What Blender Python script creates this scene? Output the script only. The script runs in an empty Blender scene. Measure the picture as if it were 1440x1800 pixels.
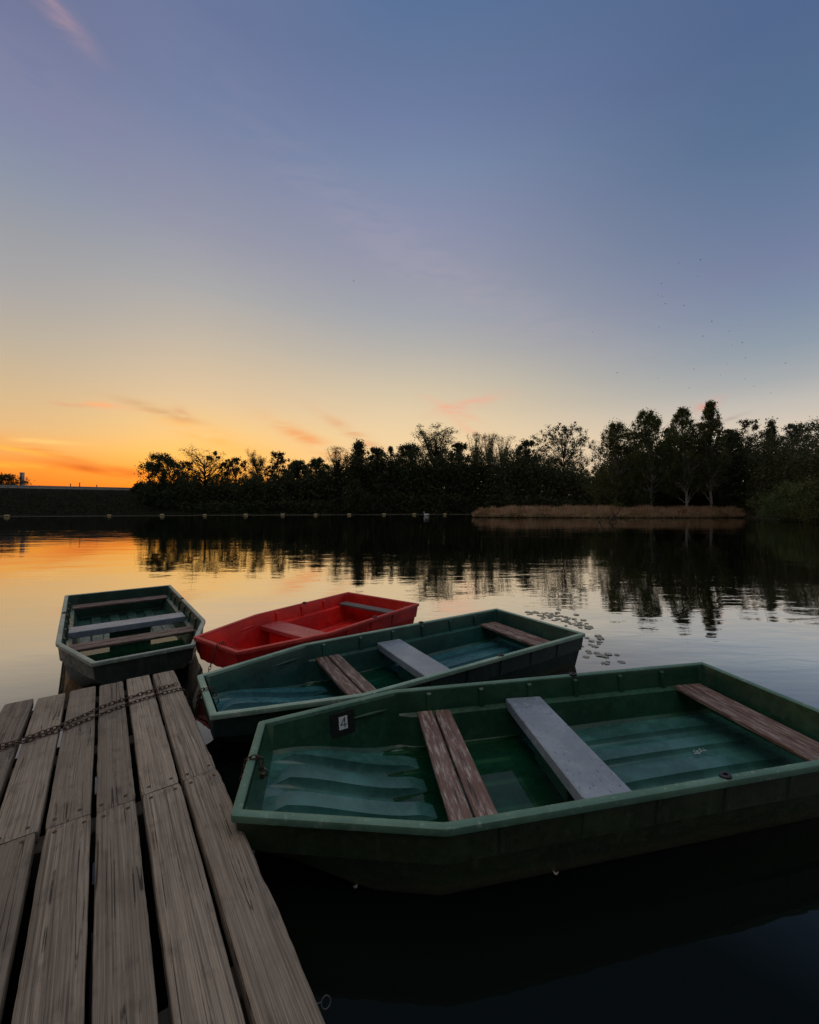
import bpy, bmesh, math, random
import numpy as np
from mathutils import Vector, Matrix
R = math.radians
S = bpy.context.scene
COL = S.collection
rnd = random.Random(7)
rng = np.random.default_rng(11)

# ------------------------------------------------------------------ camera
H, F, HZ = 1.60, 721.0, 893.0            # eye height over the water, focal length and horizon row in photo pixels
cam = bpy.data.cameras.new('camera')
cam.sensor_fit = 'HORIZONTAL'; cam.sensor_width = 36.0; cam.lens = 36.0*F/1440
cam.shift_y = -(900-HZ)/1440
cam.clip_start = 0.05; cam.clip_end = 8000
co = bpy.data.objects.new('camera', cam); COL.objects.link(co)
co.location = (0, 0, H); co.rotation_euler = (R(90), 0, 0)
S.camera = co
S.view_settings.view_transform = 'Standard'; S.view_settings.look = 'None'
S.view_settings.gamma = 1; S.view_settings.exposure = 0.0
S.render.film_transparent = False
S.cycles.max_bounces = 6; S.cycles.diffuse_bounces = 3; S.cycles.glossy_bounces = 4
S.cycles.transparent_max_bounces = 8
S.cycles.use_denoising = True

def lin(c):
    return tuple(((v/255)/12.92 if v/255 <= .04045 else ((v/255+.055)/1.055)**2.4) for v in c) + (1.0,)
def ang(x, y):                            # azimuth and elevation seen at a photo pixel
    u, v = (x-720)/F, (HZ-y)/F
    return math.atan(u), math.atan(v/math.hypot(1, u))
def at(x, y, z=0.0):                      # point at height z seen at a photo pixel
    Y = F*(H-z)/(y-HZ)
    return Vector(((x-720)/F*Y, Y, z))
def px(x, Y): return (x-720)/F*Y
def zt(y, Y): return H+(HZ-y)/F*Y

# ------------------------------------------------------------------ world: dusk sky
SUN_AZ, SUN_EL = R(-29), R(1.2)
W = bpy.data.worlds.new('World'); S.world = W; W.use_nodes = True
nt = W.node_tree; nt.nodes.clear()
def wn(t, **k):
    n = nt.nodes.new(t)
    for a, b in k.items(): setattr(n, a, b)
    return n
def put(n, i, v):
    if hasattr(v, 'is_linked'): nt.links.new(v, n.inputs[i])
    else: n.inputs[i].default_value = v
def M(op, a, b=0.0, c=None):
    n = wn('ShaderNodeMath', operation=op); put(n, 0, a); put(n, 1, b)
    if c is not None: put(n, 2, c)
    return n.outputs[0]
def mixc(f, a, b, mode='MIX'):
    n = wn('ShaderNodeMix', data_type='RGBA', blend_type=mode); put(n, 0, f); put(n, 6, a); put(n, 7, b)
    return n.outputs[2]
def smooth(v, a, b):
    n = wn('ShaderNodeMapRange', interpolation_type='SMOOTHSTEP'); put(n, 0, v); n.inputs[1].default_value = a; n.inputs[2].default_value = b
    return n.outputs[0]
tc = wn('ShaderNodeTexCoord')
sep = wn('ShaderNodeSeparateXYZ'); nt.links.new(tc.outputs['Generated'], sep.inputs[0])
EL = M('ARCSINE', sep.outputs[2]); AZ = M('ARCTAN2', sep.outputs[0], sep.outputs[1])
fac = M('DIVIDE', EL, R(70))
def sky(xpix, stops):
    n = wn('ShaderNodeValToRGB'); nt.links.new(fac, n.inputs[0])
    cr = n.color_ramp; cr.interpolation = 'LINEAR'
    st = sorted((ang(xpix, y)[1]/R(70) if y > -9 else -y/70, lin(c)) for y, c in stops+[(-53.5, stops[-2][1])])
    while len(cr.elements) < len(st): cr.elements.new(.5)
    for e, (p, c) in zip(cr.elements, st): e.position = max(0, min(1, p)); e.color = c
    return n.outputs[0]
ZEN_FILL = (-66, (240, 236, 230))  # unseen overhead sky brightened past dusk as added fill for dock and boats
Lc = sky(30, [(893, (238, 108, 34)), (850, (243, 122, 38)), (820, (247, 146, 48)), (780, (241, 175, 98)), (750, (227, 183, 126)), (700, (213, 182, 138)),
              (600, (187, 174, 154)), (500, (166, 163, 162)), (400, (152, 154, 161)), (300, (136, 145, 164)), (200, (125, 133, 163)), (100, (118, 125, 157)), (0, (111, 117, 150)), ZEN_FILL])
Gc = sky(340, [(893, (246, 112, 28)), (860, (252, 130, 36)), (835, (255, 168, 56)), (800, (255, 194, 98)), (750, (241, 199, 134)), (700, (223, 194, 154)),
               (600, (194, 181, 162)), (500, (167, 166, 167)), (400, (148, 150, 166)), (200, (117, 129, 162)), (0, (103, 116, 153)), ZEN_FILL])
Mc = sky(720, [(893, (240, 196, 146)), (780, (240, 208, 160)), (740, (230, 204, 164)), (680, (207, 192, 166)), (620, (181, 176, 168)), (560, (161, 164, 170)),
               (500, (151, 153, 168)), (400, (138, 143, 169)), (300, (121, 136, 166)), (200, (108, 123, 160)), (100, (97, 117, 153)), (0, (88, 112, 150)), ZEN_FILL])
Rc = sky(1410, [(893, (224, 200, 176)), (745, (212, 198, 180)), (700, (190, 185, 178)), (660, (165, 169, 171)), (600, (140, 153, 166)), (520, (124, 138, 163)),
                (450, (116, 127, 158)), (350, (102, 120, 152)), (200, (85, 110, 143)), (0, (80, 101, 139)), ZEN_FILL])
Bc = sky(720, [(893, (38, 37, 36)), (700, (44, 44, 46)), (300, (72, 76, 84)), (0, (104, 110, 122)), ZEN_FILL])
c = mixc(smooth(AZ, R(-150), R(-62)), Bc, Lc)
c = mixc(smooth(AZ, R(-46), R(-26)), c, Gc)
c = mixc(smooth(AZ, R(-27), R(2)), c, Mc)
c = mixc(smooth(AZ, R(-2), R(46)), c, Rc)
c = mixc(smooth(AZ, R(60), R(150)), c, Bc)
# wisps of cirrus and dark scud lit from below the horizon
cu = wn('ShaderNodeCombineXYZ'); put(cu, 0, AZ); put(cu, 1, EL); put(cu, 2, 0.0)
def wisp_noise(scale, sx, sy, rot):
    m = wn('ShaderNodeMapping'); m.inputs['Rotation'].default_value = (0, 0, rot); m.inputs['Scale'].default_value = (sx, sy, 1)
    nt.links.new(cu.outputs[0], m.inputs[0])
    n = wn('ShaderNodeTexNoise'); n.inputs['Scale'].default_value = scale; n.inputs['Detail'].default_value = 5; n.inputs['Roughness'].default_value = .55; n.inputs['Distortion'].default_value = .4
    nt.links.new(m.outputs[0], n.inputs['Vector'])
    return smooth(n.outputs[0], .30, .60)
N1 = wisp_noise(9, 1.0, 5.0, R(18)); N2 = wisp_noise(12, 1.2, 4.5, R(-8))
def wisp(x, y, lx, ly, tilt, col, k, nz):
    a0, e0 = ang(x, y)
    t = R(tilt); s = 1/F*math.cos(a0)
    da = M('MULTIPLY', M('SUBTRACT', AZ, a0), math.cos(e0)); de = M('SUBTRACT', EL, e0)
    p = M('ADD', M('MULTIPLY', da, math.cos(t)/(lx*s)), M('MULTIPLY', de, math.sin(t)/(lx*s)))
    q = M('ADD', M('MULTIPLY', da, -math.sin(t)/(ly*s)), M('MULTIPLY', de, math.cos(t)/(ly*s)))
    r2 = M('ADD', M('MULTIPLY', p, p), M('MULTIPLY', q, q))
    m = M('MULTIPLY', M('EXPONENT', M('MULTIPLY', r2, -1.0)), k)
    return M('MULTIPLY', m, nz), lin(col)
for a in [(180, 712, 34, 5, 0, (252, 172, 118), .9, N2), (122, 711, 24, 4, 3, (226, 150, 112), .6, N2), (285, 724, 52, 7, -12, (190, 142, 104), .75, N1), (318, 730, 12, 14, 60, (205, 140, 100), .5, N2),
          (820, 712, 48, 8, 12, (244, 162, 138), .62, N1), (795, 720, 42, 6, -24, (244, 165, 136), .55, N1), (815, 748, 40, 7, -38, (240, 176, 140), .55, N1), (1245, 711, 18, 7, 18, (232, 140, 122), .9, N2), (1285, 736, 20, 3, 15, (150, 130, 140), .5, N2),
          (545, 775, 62, 12, -26, (240, 150, 84), .8, N1), (625, 765, 62, 9, -30, (226, 160, 110), .7, N1), (195, 828, 90, 9, -6, (232, 96, 22), .95, N1), (150, 822, 22, 5, -10, (206, 88, 26), .9, N2),
          (60, 775, 60, 4, 2, (255, 205, 120), .8, N2), (30, 791, 60, 5, -6, (255, 190, 70), .9, N2), (20, 818, 50, 5, 2, (255, 180, 60), .8, N2), (110, 803, 90, 8, -14, (238, 140, 58), .8, N1), (380, 770, 90, 14, -18, (255, 180, 84), .6, N1),
          (98, 20, 40, 12, -26, (178, 146, 158), .6, N1), (40, 150, 260, 60, -20, (140, 134, 164), .25, N1), (800, 500, 300, 40, -28, (176, 164, 176), .22, N1)]:
    m, cc = wisp(*a); c = mixc(m, c, cc)
c = mixc(smooth(EL, R(-.6), R(-4)), c, lin((30, 34, 30)))
nsk = wn('ShaderNodeTexSky'); nsk.sky_type = 'NISHITA'; nsk.sun_disc = False
nsk.sun_elevation = SUN_EL; nsk.sun_rotation = SUN_AZ; nsk.altitude = 200
b1 = wn('ShaderNodeBackground'); put(b1, 0, c); b1.inputs[1].default_value = 1.01
b2 = wn('ShaderNodeBackground'); nt.links.new(nsk.outputs[0], b2.inputs[0]); b2.inputs[1].default_value = 0.01
ad = wn('ShaderNodeAddShader'); nt.links.new(b1.outputs[0], ad.inputs[0]); nt.links.new(b2.outputs[0], ad.inputs[1])
wo = wn('ShaderNodeOutputWorld'); nt.links.new(ad.outputs[0], wo.inputs[0])

sun = bpy.data.lights.new('sun', 'SUN'); sun.energy = 0.25; sun.angle = R(4); sun.color = (1.0, .55, .25)
so = bpy.data.objects.new('sun', sun); COL.objects.link(so)
so.rotation_euler = Vector((-math.sin(SUN_AZ)*math.cos(SUN_EL), -math.cos(SUN_AZ)*math.cos(SUN_EL), -math.sin(SUN_EL))).to_track_quat('-Z', 'Y').to_euler()

# ------------------------------------------------------------------ materials
class Mat:
    def __init__(s, name):
        s.m = bpy.data.materials.new(name); s.m.use_nodes = True; s.t = s.m.node_tree
        s.b = s.t.nodes['Principled BSDF']; s.out = s.t.nodes['Material Output']
    def n(s, t, **k):
        n = s.t.nodes.new(t)
        for a, b in k.items(): setattr(n, a, b)
        return n
    def l(s, a, b): s.t.links.new(a, b)
    def put(s, n, i, v):
        if hasattr(v, 'is_linked'): s.l(v, n.inputs[i])
        else: n.inputs[i].default_value = v
    def coord(s, sc=(1, 1, 1), which='Object', off=None):
        t = s.n('ShaderNodeTexCoord'); m = s.n('ShaderNodeMapping'); m.inputs['Scale'].default_value = sc
        s.l(t.outputs[which], m.inputs[0])
        if off is not None: s.l(off, m.inputs['Location'])
        return m.outputs[0]
    def rand(s, k=37.0):
        o = s.n('ShaderNodeObjectInfo'); x = s.n('ShaderNodeVectorMath', operation='SCALE')
        cb = s.n('ShaderNodeCombineXYZ'); s.l(o.outputs['Random'], cb.inputs[0]); s.l(o.outputs['Random'], cb.inputs[1]); s.l(o.outputs['Random'], cb.inputs[2])
        s.l(cb.outputs[0], x.inputs[0]); x.inputs['Scale'].default_value = k
        return x.outputs[0], o.outputs['Random']
    def noise(s, vec, scale=5, detail=4, rough=.55, dist=0):
        n = s.n('ShaderNodeTexNoise'); s.l(vec, n.inputs['Vector'])
        n.inputs['Scale'].default_value = scale; n.inputs['Detail'].default_value = detail; n.inputs['Roughness'].default_value = rough; n.inputs['Distortion'].default_value = dist
        return n.outputs[0]
    def ramp(s, v, a, b, lo=0., hi=1.):
        n = s.n('ShaderNodeMapRange', interpolation_type='SMOOTHSTEP'); s.l(v, n.inputs[0])
        for i, q in enumerate((a, b, lo, hi)): n.inputs[i+1].default_value = q
        return n.outputs[0]
    def mix(s, f, a, b, mode='MIX'):
        n = s.n('ShaderNodeMix', data_type='RGBA', blend_type=mode); s.put(n, 0, f)
        for i, q in ((6, a), (7, b)):
            s.put(n, i, q if hasattr(q, 'is_linked') else tuple(q)+(1.,))
        return n.outputs[2]
    def math(s, op, a, b=0.):
        n = s.n('ShaderNodeMath', operation=op); s.put(n, 0, a); s.put(n, 1, b); return n.outputs[0]
    def bump(s, h, dist=.002, strength=1.):
        n = s.n('ShaderNodeBump'); s.l(h, n.inputs['Height']); s.put(n, 'Distance', dist); s.put(n, 'Strength', strength)
        s.l(n.outputs[0], s.b.inputs['Normal'])
    def col(s, v): s.put(s.b, 'Base Color', v if hasattr(v, 'is_linked') else tuple(v)+(1.,)); return s
    def rough(s, v): s.put(s.b, 'Roughness', v); return s

def plastic(name, base, dark, pale, rough=.38, wear=.5, scum=False, specks=False, streak=.35, bd=.004):
    m = Mat(name); v = m.coord()
    a = m.noise(v, 3.2, 6, .62); b = m.noise(v, 26, 4, .6); d = m.noise(m.coord((2, 2, 14)), 4, 4, .6)
    c = m.mix(m.ramp(a, .38, .68), dark, base)
    c = m.mix(m.math('MULTIPLY', m.ramp(b, .54, .74), wear), c, pale)
    c = m.mix(m.math('MULTIPLY', m.ramp(d, .56, .7), streak), c, dark)
    sp = m.noise(v, 140, 2, .5)
    c = m.mix(m.math('MULTIPLY', m.ramp(sp, .66, .72), .45*wear), c, pale)
    if specks:
        q = m.noise(m.coord((9, 22, 22)), 3.2, 3, .55)
        c = m.mix(m.math('MULTIPLY', m.ramp(q, .63, .67), .75), c, (.03, .032, .035))
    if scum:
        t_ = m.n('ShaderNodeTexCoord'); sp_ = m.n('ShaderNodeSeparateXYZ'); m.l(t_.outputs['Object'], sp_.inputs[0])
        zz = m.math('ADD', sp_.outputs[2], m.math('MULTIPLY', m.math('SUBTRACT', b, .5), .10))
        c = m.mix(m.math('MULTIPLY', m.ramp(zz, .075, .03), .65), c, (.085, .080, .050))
        st = m.noise(m.coord((17, 17, 1.2)), 1.5, 4, .6)
        c = m.mix(m.math('MULTIPLY', m.ramp(st, .55, .72), .45), c, pale)
    m.col(c); m.rough(m.ramp(b, .3, .75, rough-.08, rough+.22))
    m.bump(m.math('ADD', a, m.math('MULTIPLY', b, .25)), bd, .5)
    return m.m
def timber(name, cols, along=1.0, wear=None, rough=.75, bump=.0035):
    m = Mat(name); off, rv = m.rand()
    warp = m.noise(m.coord((.7, 4, 4), off=off), 1.0, 2, .45)
    v = m.coord((.7*along, 74, 74), off=off)
    vm = m.n('ShaderNodeVectorMath', operation='ADD'); cb = m.n('ShaderNodeCombineXYZ')
    m.l(m.math('MULTIPLY', warp, 4.0), cb.inputs[1]); m.l(v, vm.inputs[0]); m.l(cb.outputs[0], vm.inputs[1])
    g = m.noise(vm.outputs[0], 1.6, 6, .62)
    fine = m.noise(m.coord((2.6*along, 230, 230), off=off), 1.3, 3, .6)
    big = m.noise(m.coord((2.2, 5, 5), off=off), 1.4, 5, .65)
    # knots
    vo = m.n('ShaderNodeTexVoronoi'); m.l(m.coord((2.6, 7, 7), off=off), vo.inputs['Vector']); vo.inputs['Scale'].default_value = 1.0
    knot = m.math('MULTIPLY', m.ramp(vo.outputs['Distance'], .15, .03), m.ramp(big, .45, .6))
    crack_n = m.noise(m.coord((.32, 15, 15), off=off), 1.25, 2, .45, .1)
    crack = m.math('MULTIPLY', m.ramp(m.math('ABSOLUTE', m.math('SUBTRACT', crack_n, .5)), .010, .002), m.ramp(big, .44, .56))
    gs = m.math('MULTIPLY', m.math('SUBTRACT', m.ramp(g, .28, .66), 1.0), m.ramp(m.math('FRACT', m.math('MULTIPLY', rv, 7.3)), 0, 1, .35, 1.0))
    c = m.mix(m.math('ADD', gs, 1.0), cols[0], cols[1])
    blot = m.noise(m.coord((9, 14, 14), off=off), 1.1, 5, .6)
    c = m.mix(m.math('MULTIPLY', m.ramp(blot, .5, .72), .5), c, cols[0])
    c = m.mix(m.math('MULTIPLY', m.ramp(fine, .5, .68), .42), c, cols[2])
    c = m.mix(m.math('MULTIPLY', m.ramp(fine, .48, .34), .42), c, cols[0])
    c = m.mix(m.math('MULTIPLY', m.ramp(big, .42, .72), .55), c, cols[3])
    c = m.mix(m.math('MULTIPLY', knot, .6), c, cols[0])
    c = m.mix(m.math('MULTIPLY', crack, .9), c, (.012, .010, .009))
    if wear:
        w = m.noise(m.coord((3, 22, 22), off=off), 2.2, 6, .7)
        c = m.mix(m.math('MULTIPLY', m.ramp(w, .47, .66), .8), c, wear)
    hsv = m.n('ShaderNodeHueSaturation'); m.l(c, hsv.inputs['Color']); m.l(m.ramp(rv, 0, 1, .68, 1.18), hsv.inputs['Value'])
    m.col(hsv.outputs[0]); m.rough(rough)
    h = m.math('ADD', m.math('MULTIPLY', g, .8), m.math('MULTIPLY', fine, .35))
    h = m.math('SUBTRACT', h, m.math('MULTIPLY', crack, 1.2))
    m.bump(h, bump, .9)
    return m.m

GREEN = plastic('green hull plastic', (.022, .092, .048), (.012, .052, .028), (.06, .13, .09), .33, wear=.25)
FLOORG = plastic('lighter teal floor', (.050, .165, .145), (.024, .090, .074), (.10, .23, .20), .26, wear=.12, streak=0, bd=.0008)  # floor moulding, a lighter teal than the hull walls
FLOORT = plastic('lighter blue green floor', (.036, .150, .165), (.020, .095, .11), (.08, .2, .21), .26, wear=.12, streak=0, bd=.0008)  # floor moulding, lighter and bluer than the hull walls
FLOORS = plastic('dull green floor', (.03, .09, .065), (.018, .055, .042), (.07, .12, .10), .33, wear=.3)
OUTG = plastic('shaded olive outer hull', (.040, .062, .026), (.022, .036, .015), (.075, .10, .055), .5, wear=.3, scum=True)  # shade on the outer side painted in as darker olive, plus waterline scum
OUTT = plastic('shaded dark teal outer hull', (.026, .058, .046), (.014, .032, .027), (.06, .095, .08), .5, wear=.3, scum=True)  # same plastic darkened for outer-side shade, with scum at the waterline
OUTS = plastic('side lit grey green outer hull', (.058, .078, .056), (.032, .044, .032), (.12, .14, .11), .5, wear=.4, scum=True)  # light from the left sky painted in as greyer green, plus scum
TEAL = plastic('teal hull plastic', (.018, .096, .076), (.010, .054, .044), (.05, .14, .11), .33, wear=.25)
SEA = plastic('sea green hull plastic', (.022, .075, .052), (.012, .042, .030), (.06, .11, .09), wear=.25)
RED = plastic('red hull plastic', (.85, .022, .012), (.55, .010, .008), (.82, .12, .08), .40, .4)
RIMG = plastic('green gunwale', (.115, .235, .165), (.07, .16, .112), (.27, .36, .29), .5, .7)
RIMT = plastic('weathered teal gunwale', (.29, .40, .31), (.16, .29, .22), (.52, .54, .43), .5, .8)
RIMS = plastic('weathered pale gunwale', (.34, .39, .33), (.2, .26, .22), (.54, .54, .46), .5, .8)
RIMR = plastic('red gunwale', (.62, .05, .035), (.45, .02, .018), (.6, .16, .11), .5, .4)
GREY = plastic('grey bench plastic', (.28, .325, .375), (.20, .24, .285), (.42, .45, .48), .42, .5, specks=True)
REDSEAT = plastic('faded red bench', (.5, .10, .085), (.40, .05, .045), (.55, .2, .17), .45, .5)
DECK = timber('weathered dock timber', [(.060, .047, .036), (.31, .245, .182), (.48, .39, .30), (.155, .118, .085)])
BROWN = timber('worn brown bench paint', [(.095, .048, .034), (.155, .082, .060), (.20, .118, .09), (.115, .06, .044)], wear=(.40, .335, .29), rough=.6, bump=.002)
OLDWOOD = timber('grey old bench timber', [(.10, .085, .075), (.19, .165, .15), (.25, .22, .20), (.14, .12, .11)])
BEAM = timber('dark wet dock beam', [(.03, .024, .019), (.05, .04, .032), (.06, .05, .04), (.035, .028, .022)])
def flat(name, colr, rough=.6, metal=0., var=.35, sc=12):
    m = Mat(name); a = m.noise(m.coord(), sc, 5, .6)
    m.col(m.mix(m.ramp(a, .3, .7), tuple(v*(1-var) for v in colr), tuple(min(1, v*(1+var)) for v in colr))); m.rough(rough)
    m.b.inputs['Metallic'].default_value = metal
    m.bump(a, .002, .5)
    return m.m
RUST = flat('rusty chain steel', (.085, .055, .042), .55, .6, .5, 60)
STEEL = flat('dull steel', (.16, .15, .14), .45, .8, .3, 40)
BLACK = flat('black sign plastic', (.010, .011, .012), .6, 0, .2)
WHITE = flat('white sign plastic', (.86, .87, .88), .5, 0, .06)
SOCK = flat('black rubber socket', (.015, .017, .018), .5, 0, .2)
CREAM = flat('cream float plastic', (.36, .27, .12), .5, 0, .15, 3)
ROPE = flat('pale float rope', (.30, .27, .22), .8, 0, .2)
CONC = flat('concrete', (.55, .52, .48), .85, 0, .15, 1.5)
GALV = flat('galvanised post', (.12, .12, .12), .6, .3, .15)
FEATH = flat('white feathers', (.8, .8, .8), .8, 0, .05)
BIRDM = flat('dark feathers', (.02, .02, .022), .8, 0, .2)
LEAFP = flat('pale fallen leaf', (.55, .45, .38), .6, 0, .2, 30)
SCRAP = flat('pale wet scrap', (.30, .38, .36), .3, 0, .3, 60)
PAD = flat('lily pad', (.06, .07, .04), .14, 0, .5, 14)
PAD.node_tree.nodes['Principled BSDF'].inputs['IOR'].default_value = 2.3
BARK = flat('dark bark', (.055, .044, .034), .9, 0, .4, 3)
def birchbark():
    m = Mat('birch bark'); a = m.noise(m.coord((2, 2, 7)), 1.2, 5, .6)
    m.col(m.mix(m.ramp(a, .5, .6), (.42, .40, .36), (.05, .045, .04))); m.rough(.8); return m.m
BIRCHB = birchbark()
def foliage(name, a, b, tr=.25):
    m = Mat(name); g = m.n('ShaderNodeNewGeometry')
    n = m.noise(m.coord(), .55, 4, .6)
    o = m.n('ShaderNodeObjectInfo')
    c = m.mix(m.ramp(n, .35, .65), a, b)
    h = m.n('ShaderNodeHueSaturation'); m.l(c, h.inputs['Color']); m.l(m.ramp(g.outputs['Random Per Island'], 0, 1, .78, 1.22), h.inputs['Value'])
    m.l(m.ramp(o.outputs['Random'], 0, 1, .48, .52), h.inputs['Hue'])
    m.col(h.outputs[0]); m.rough(.8); m.b.inputs['Specular IOR Level'].default_value = .2
    t = m.n('ShaderNodeBsdfTranslucent'); m.l(h.outputs[0], t.inputs[0])
    x = m.n('ShaderNodeMixShader'); x.inputs[0].default_value = tr
    m.l(m.b.outputs[0], x.inputs[1]); m.l(t.outputs[0], x.inputs[2]); m.l(x.outputs[0], m.out.inputs[0])
    return m.m
LEAF_DARK = foliage('dark leaves', (.060, .080, .040), (.092, .108, .052))
LEAF_AUT = foliage('rust tinged leaves', (.085, .055, .024), (.07, .062, .028))
LEAF_BIRCH = foliage('birch leaves', (.095, .115, .040), (.125, .14, .052), .4)
LEAF_BANK = foliage('bank leaves', (.08, .115, .04), (.12, .145, .055))
SLOPE = foliage('slope grass', (.022, .026, .012), (.04, .042, .02), .15)
MARSH = foliage('marsh grass', (.17, .15, .075), (.30, .27, .15), .15)
REED = foliage('dry reeds', (.46, .315, .15), (.64, .48, .28), .15)
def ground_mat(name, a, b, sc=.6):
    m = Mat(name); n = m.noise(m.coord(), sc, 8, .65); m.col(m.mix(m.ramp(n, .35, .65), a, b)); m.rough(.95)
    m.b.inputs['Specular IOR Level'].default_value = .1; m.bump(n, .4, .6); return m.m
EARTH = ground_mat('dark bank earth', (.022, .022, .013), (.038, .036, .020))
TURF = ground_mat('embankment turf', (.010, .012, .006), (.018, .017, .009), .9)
def lake_mat():
    m = Mat('lake water'); m.col((.004, .007, .005)); m.b.inputs['IOR'].default_value = 1.333
    m.b.inputs['Roughness'].default_value = .02
    w1 = m.noise(m.coord((.75, 2.0, 1)), 2.6, 3, .5, .3)
    w2 = m.noise(m.coord((1.1, 2.2, 1)), 7.5, 2, .5)
    w3 = m.noise(m.coord((.38, .85, 1)), 1.3, 2, .45)
    patch = m.ramp(m.noise(m.coord((.05, .13, 1)), 1.0, 3, .55), .36, .66, .3, 1.25)
    h = m.math('ADD', m.math('ADD', m.math('MULTIPLY', w1, .17), m.math('MULTIPLY', w2, .016)), m.math('MULTIPLY', w3, .75))
    m.bump(m.math('MULTIPLY', h, patch), .016, 1.)
    nrm = m.b.inputs['Normal'].links[0].from_socket
    g = m.n('ShaderNodeBsdfGlossy'); g.inputs['Roughness'].default_value = .015; m.l(nrm, g.inputs['Normal'])
    d = m.n('ShaderNodeBsdfDiffuse'); d.inputs['Color'].default_value = (.004, .007, .005, 1)
    f = m.n('ShaderNodeFresnel'); f.inputs[0].default_value = 1.333; m.l(nrm, f.inputs['Normal'])
    k = m.n('ShaderNodeMapRange'); m.l(f.outputs[0], k.inputs[0])
    for i_, q_ in enumerate((.032, .22, .012, .96)): k.inputs[i_+1].default_value = q_
    x = m.n('ShaderNodeMixShader'); m.l(k.outputs[0], x.inputs[0]); m.l(d.outputs[0], x.inputs[1]); m.l(g.outputs[0], x.inputs[2]); m.l(x.outputs[0], m.out.inputs[0])
    return m.m
LAKE = lake_mat()
def pool_mat():
    m = Mat('clear rainwater'); t = m.n('ShaderNodeBsdfTransparent'); t.inputs[0].default_value = (.34, .60, .44, 1)
    g = m.n('ShaderNodeBsdfGlossy'); g.inputs['Roughness'].default_value = .01
    f = m.n('ShaderNodeFresnel'); f.inputs[0].default_value = 1.33
    x = m.n('ShaderNodeMixShader'); m.l(f.outputs[0], x.inputs[0]); m.l(t.outputs[0], x.inputs[1]); m.l(g.outputs[0], x.inputs[2]); m.l(x.outputs[0], m.out.inputs[0])
    return m.m
POOL = pool_mat()

# ------------------------------------------------------------------ mesh helpers
class MB:
    def __init__(s): s.v = []; s.f = []
    def add(s, vs, fs):
        o = len(s.v); s.v += [tuple(p) for p in vs]; s.f += [tuple(i+o for i in f) for f in fs]
    def box(s, x0, x1, y0, y1, z0, z1, ch=0.0):
        if ch <= 0:
            vs = [(x, y, z) for z in (z0, z1) for (x, y) in ((x0, y0), (x1, y0), (x1, y1), (x0, y1))]
            s.add(vs, [(3, 2, 1, 0), (4, 5, 6, 7), (0, 1, 5, 4), (1, 2, 6, 5), (2, 3, 7, 6), (3, 0, 4, 7)]); return
        rings = []
        for z, d in ((z0, ch), (z0+ch, 0), (z1-ch, 0), (z1, ch)):
            a, b, c2, d2 = x0+d, x1-d, y0+d, y1-d
            rings.append([(a+ch, c2, z), (b-ch, c2, z), (b, c2+ch, z), (b, d2-ch, z), (b-ch, d2, z), (a+ch, d2, z), (a, d2-ch, z), (a, c2+ch, z)])
        s.loft(rings, closed=True, cap=True)
    def loft(s, rings, closed=False, cap=False, loop=False):
        n = len(rings[0]); vs = [p for r in rings for p in r]; fs = []
        rows = len(rings) if loop else len(rings)-1
        for i in range(rows):
            a, b = i*n, ((i+1) % len(rings))*n
            for j in range(n if closed else n-1):
                k = (j+1) % n; fs.append((a+j, a+k, b+k, b+j))
        if cap: fs += [tuple(range(n-1, -1, -1)), tuple((len(rings)-1)*n+j for j in range(n))]
        s.add(vs, fs)
    def tube(s, pts, rad, n=6, cap=True):
        pts = [Vector(p) for p in pts]; rad = rad if hasattr(rad, '__len__') else [rad]*len(pts); rings = []
        for i, p in enumerate(pts):
            t = (pts[min(i+1, len(pts)-1)]-pts[max(i-1, 0)]).normalized()
            a = t.cross(Vector((0, 0, 1)) if abs(t.z) < .95 else Vector((1, 0, 0))).normalized(); b = t.cross(a)
            rings.append([p+(a*math.cos(2*math.pi*k/n)+b*math.sin(2*math.pi*k/n))*rad[i] for k in range(n)])
        s.loft(rings, closed=True, cap=cap)
    def torus(s, mat, rx, ry, r, n=10, m=5):
        vs = []; fs = []
        for i in range(n):
            a = 2*math.pi*i/n; ctr = Vector((rx*math.cos(a), ry*math.sin(a), 0)); d = Vector((math.cos(a), math.sin(a), 0))
            for j in range(m):
                b = 2*math.pi*j/m; vs.append(mat @ (ctr+d*(r*math.cos(b))+Vector((0, 0, r*math.sin(b)))))
        for i in range(n):
            for j in range(m):
                fs.append((i*m+j, ((i+1) % n)*m+j, ((i+1) % n)*m+(j+1) % m, i*m+(j+1) % m))
        s.add(vs, fs)
    def ball(s, c, rx, ry, rz, n=8, m=5):
        rings = []
        for i in range(m+1):
            t = math.pi*(i/m*.96+.02); rings.append([(c[0]+rx*math.sin(t)*math.cos(2*math.pi*k/n), c[1]+ry*math.sin(t)*math.sin(2*math.pi*k/n), c[2]-rz*math.cos(t)) for k in range(n)])
        s.loft(rings, closed=True, cap=True)
    def mesh(s, name, mat, smooth=35):
        me = bpy.data.meshes.new(name); me.from_pydata(s.v, [], s.f); me.update()
        if mat: me.materials.append(mat)
        bm = bmesh.new(); bm.from_mesh(me); bmesh.ops.recalc_face_normals(bm, faces=bm.faces); bm.to_mesh(me); bm.free()
        if smooth:
            me.shade_smooth(); me.set_sharp_from_angle(angle=R(smooth))
        return me
    def build(s, name, mat, parent=None, smooth=35): return link(name, s.mesh(name, mat, smooth), parent)
def link(name, me, parent=None):
    o = bpy.data.objects.new(name, me); COL.objects.link(o)
    if parent: o.parent = parent
    return o
def tag(o, label=None, cat=None, group=None, kind=None):
    for k, v in (('label', label), ('category', cat), ('group', group), ('kind', kind)):
        if v: o[k] = v
    return o
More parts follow.
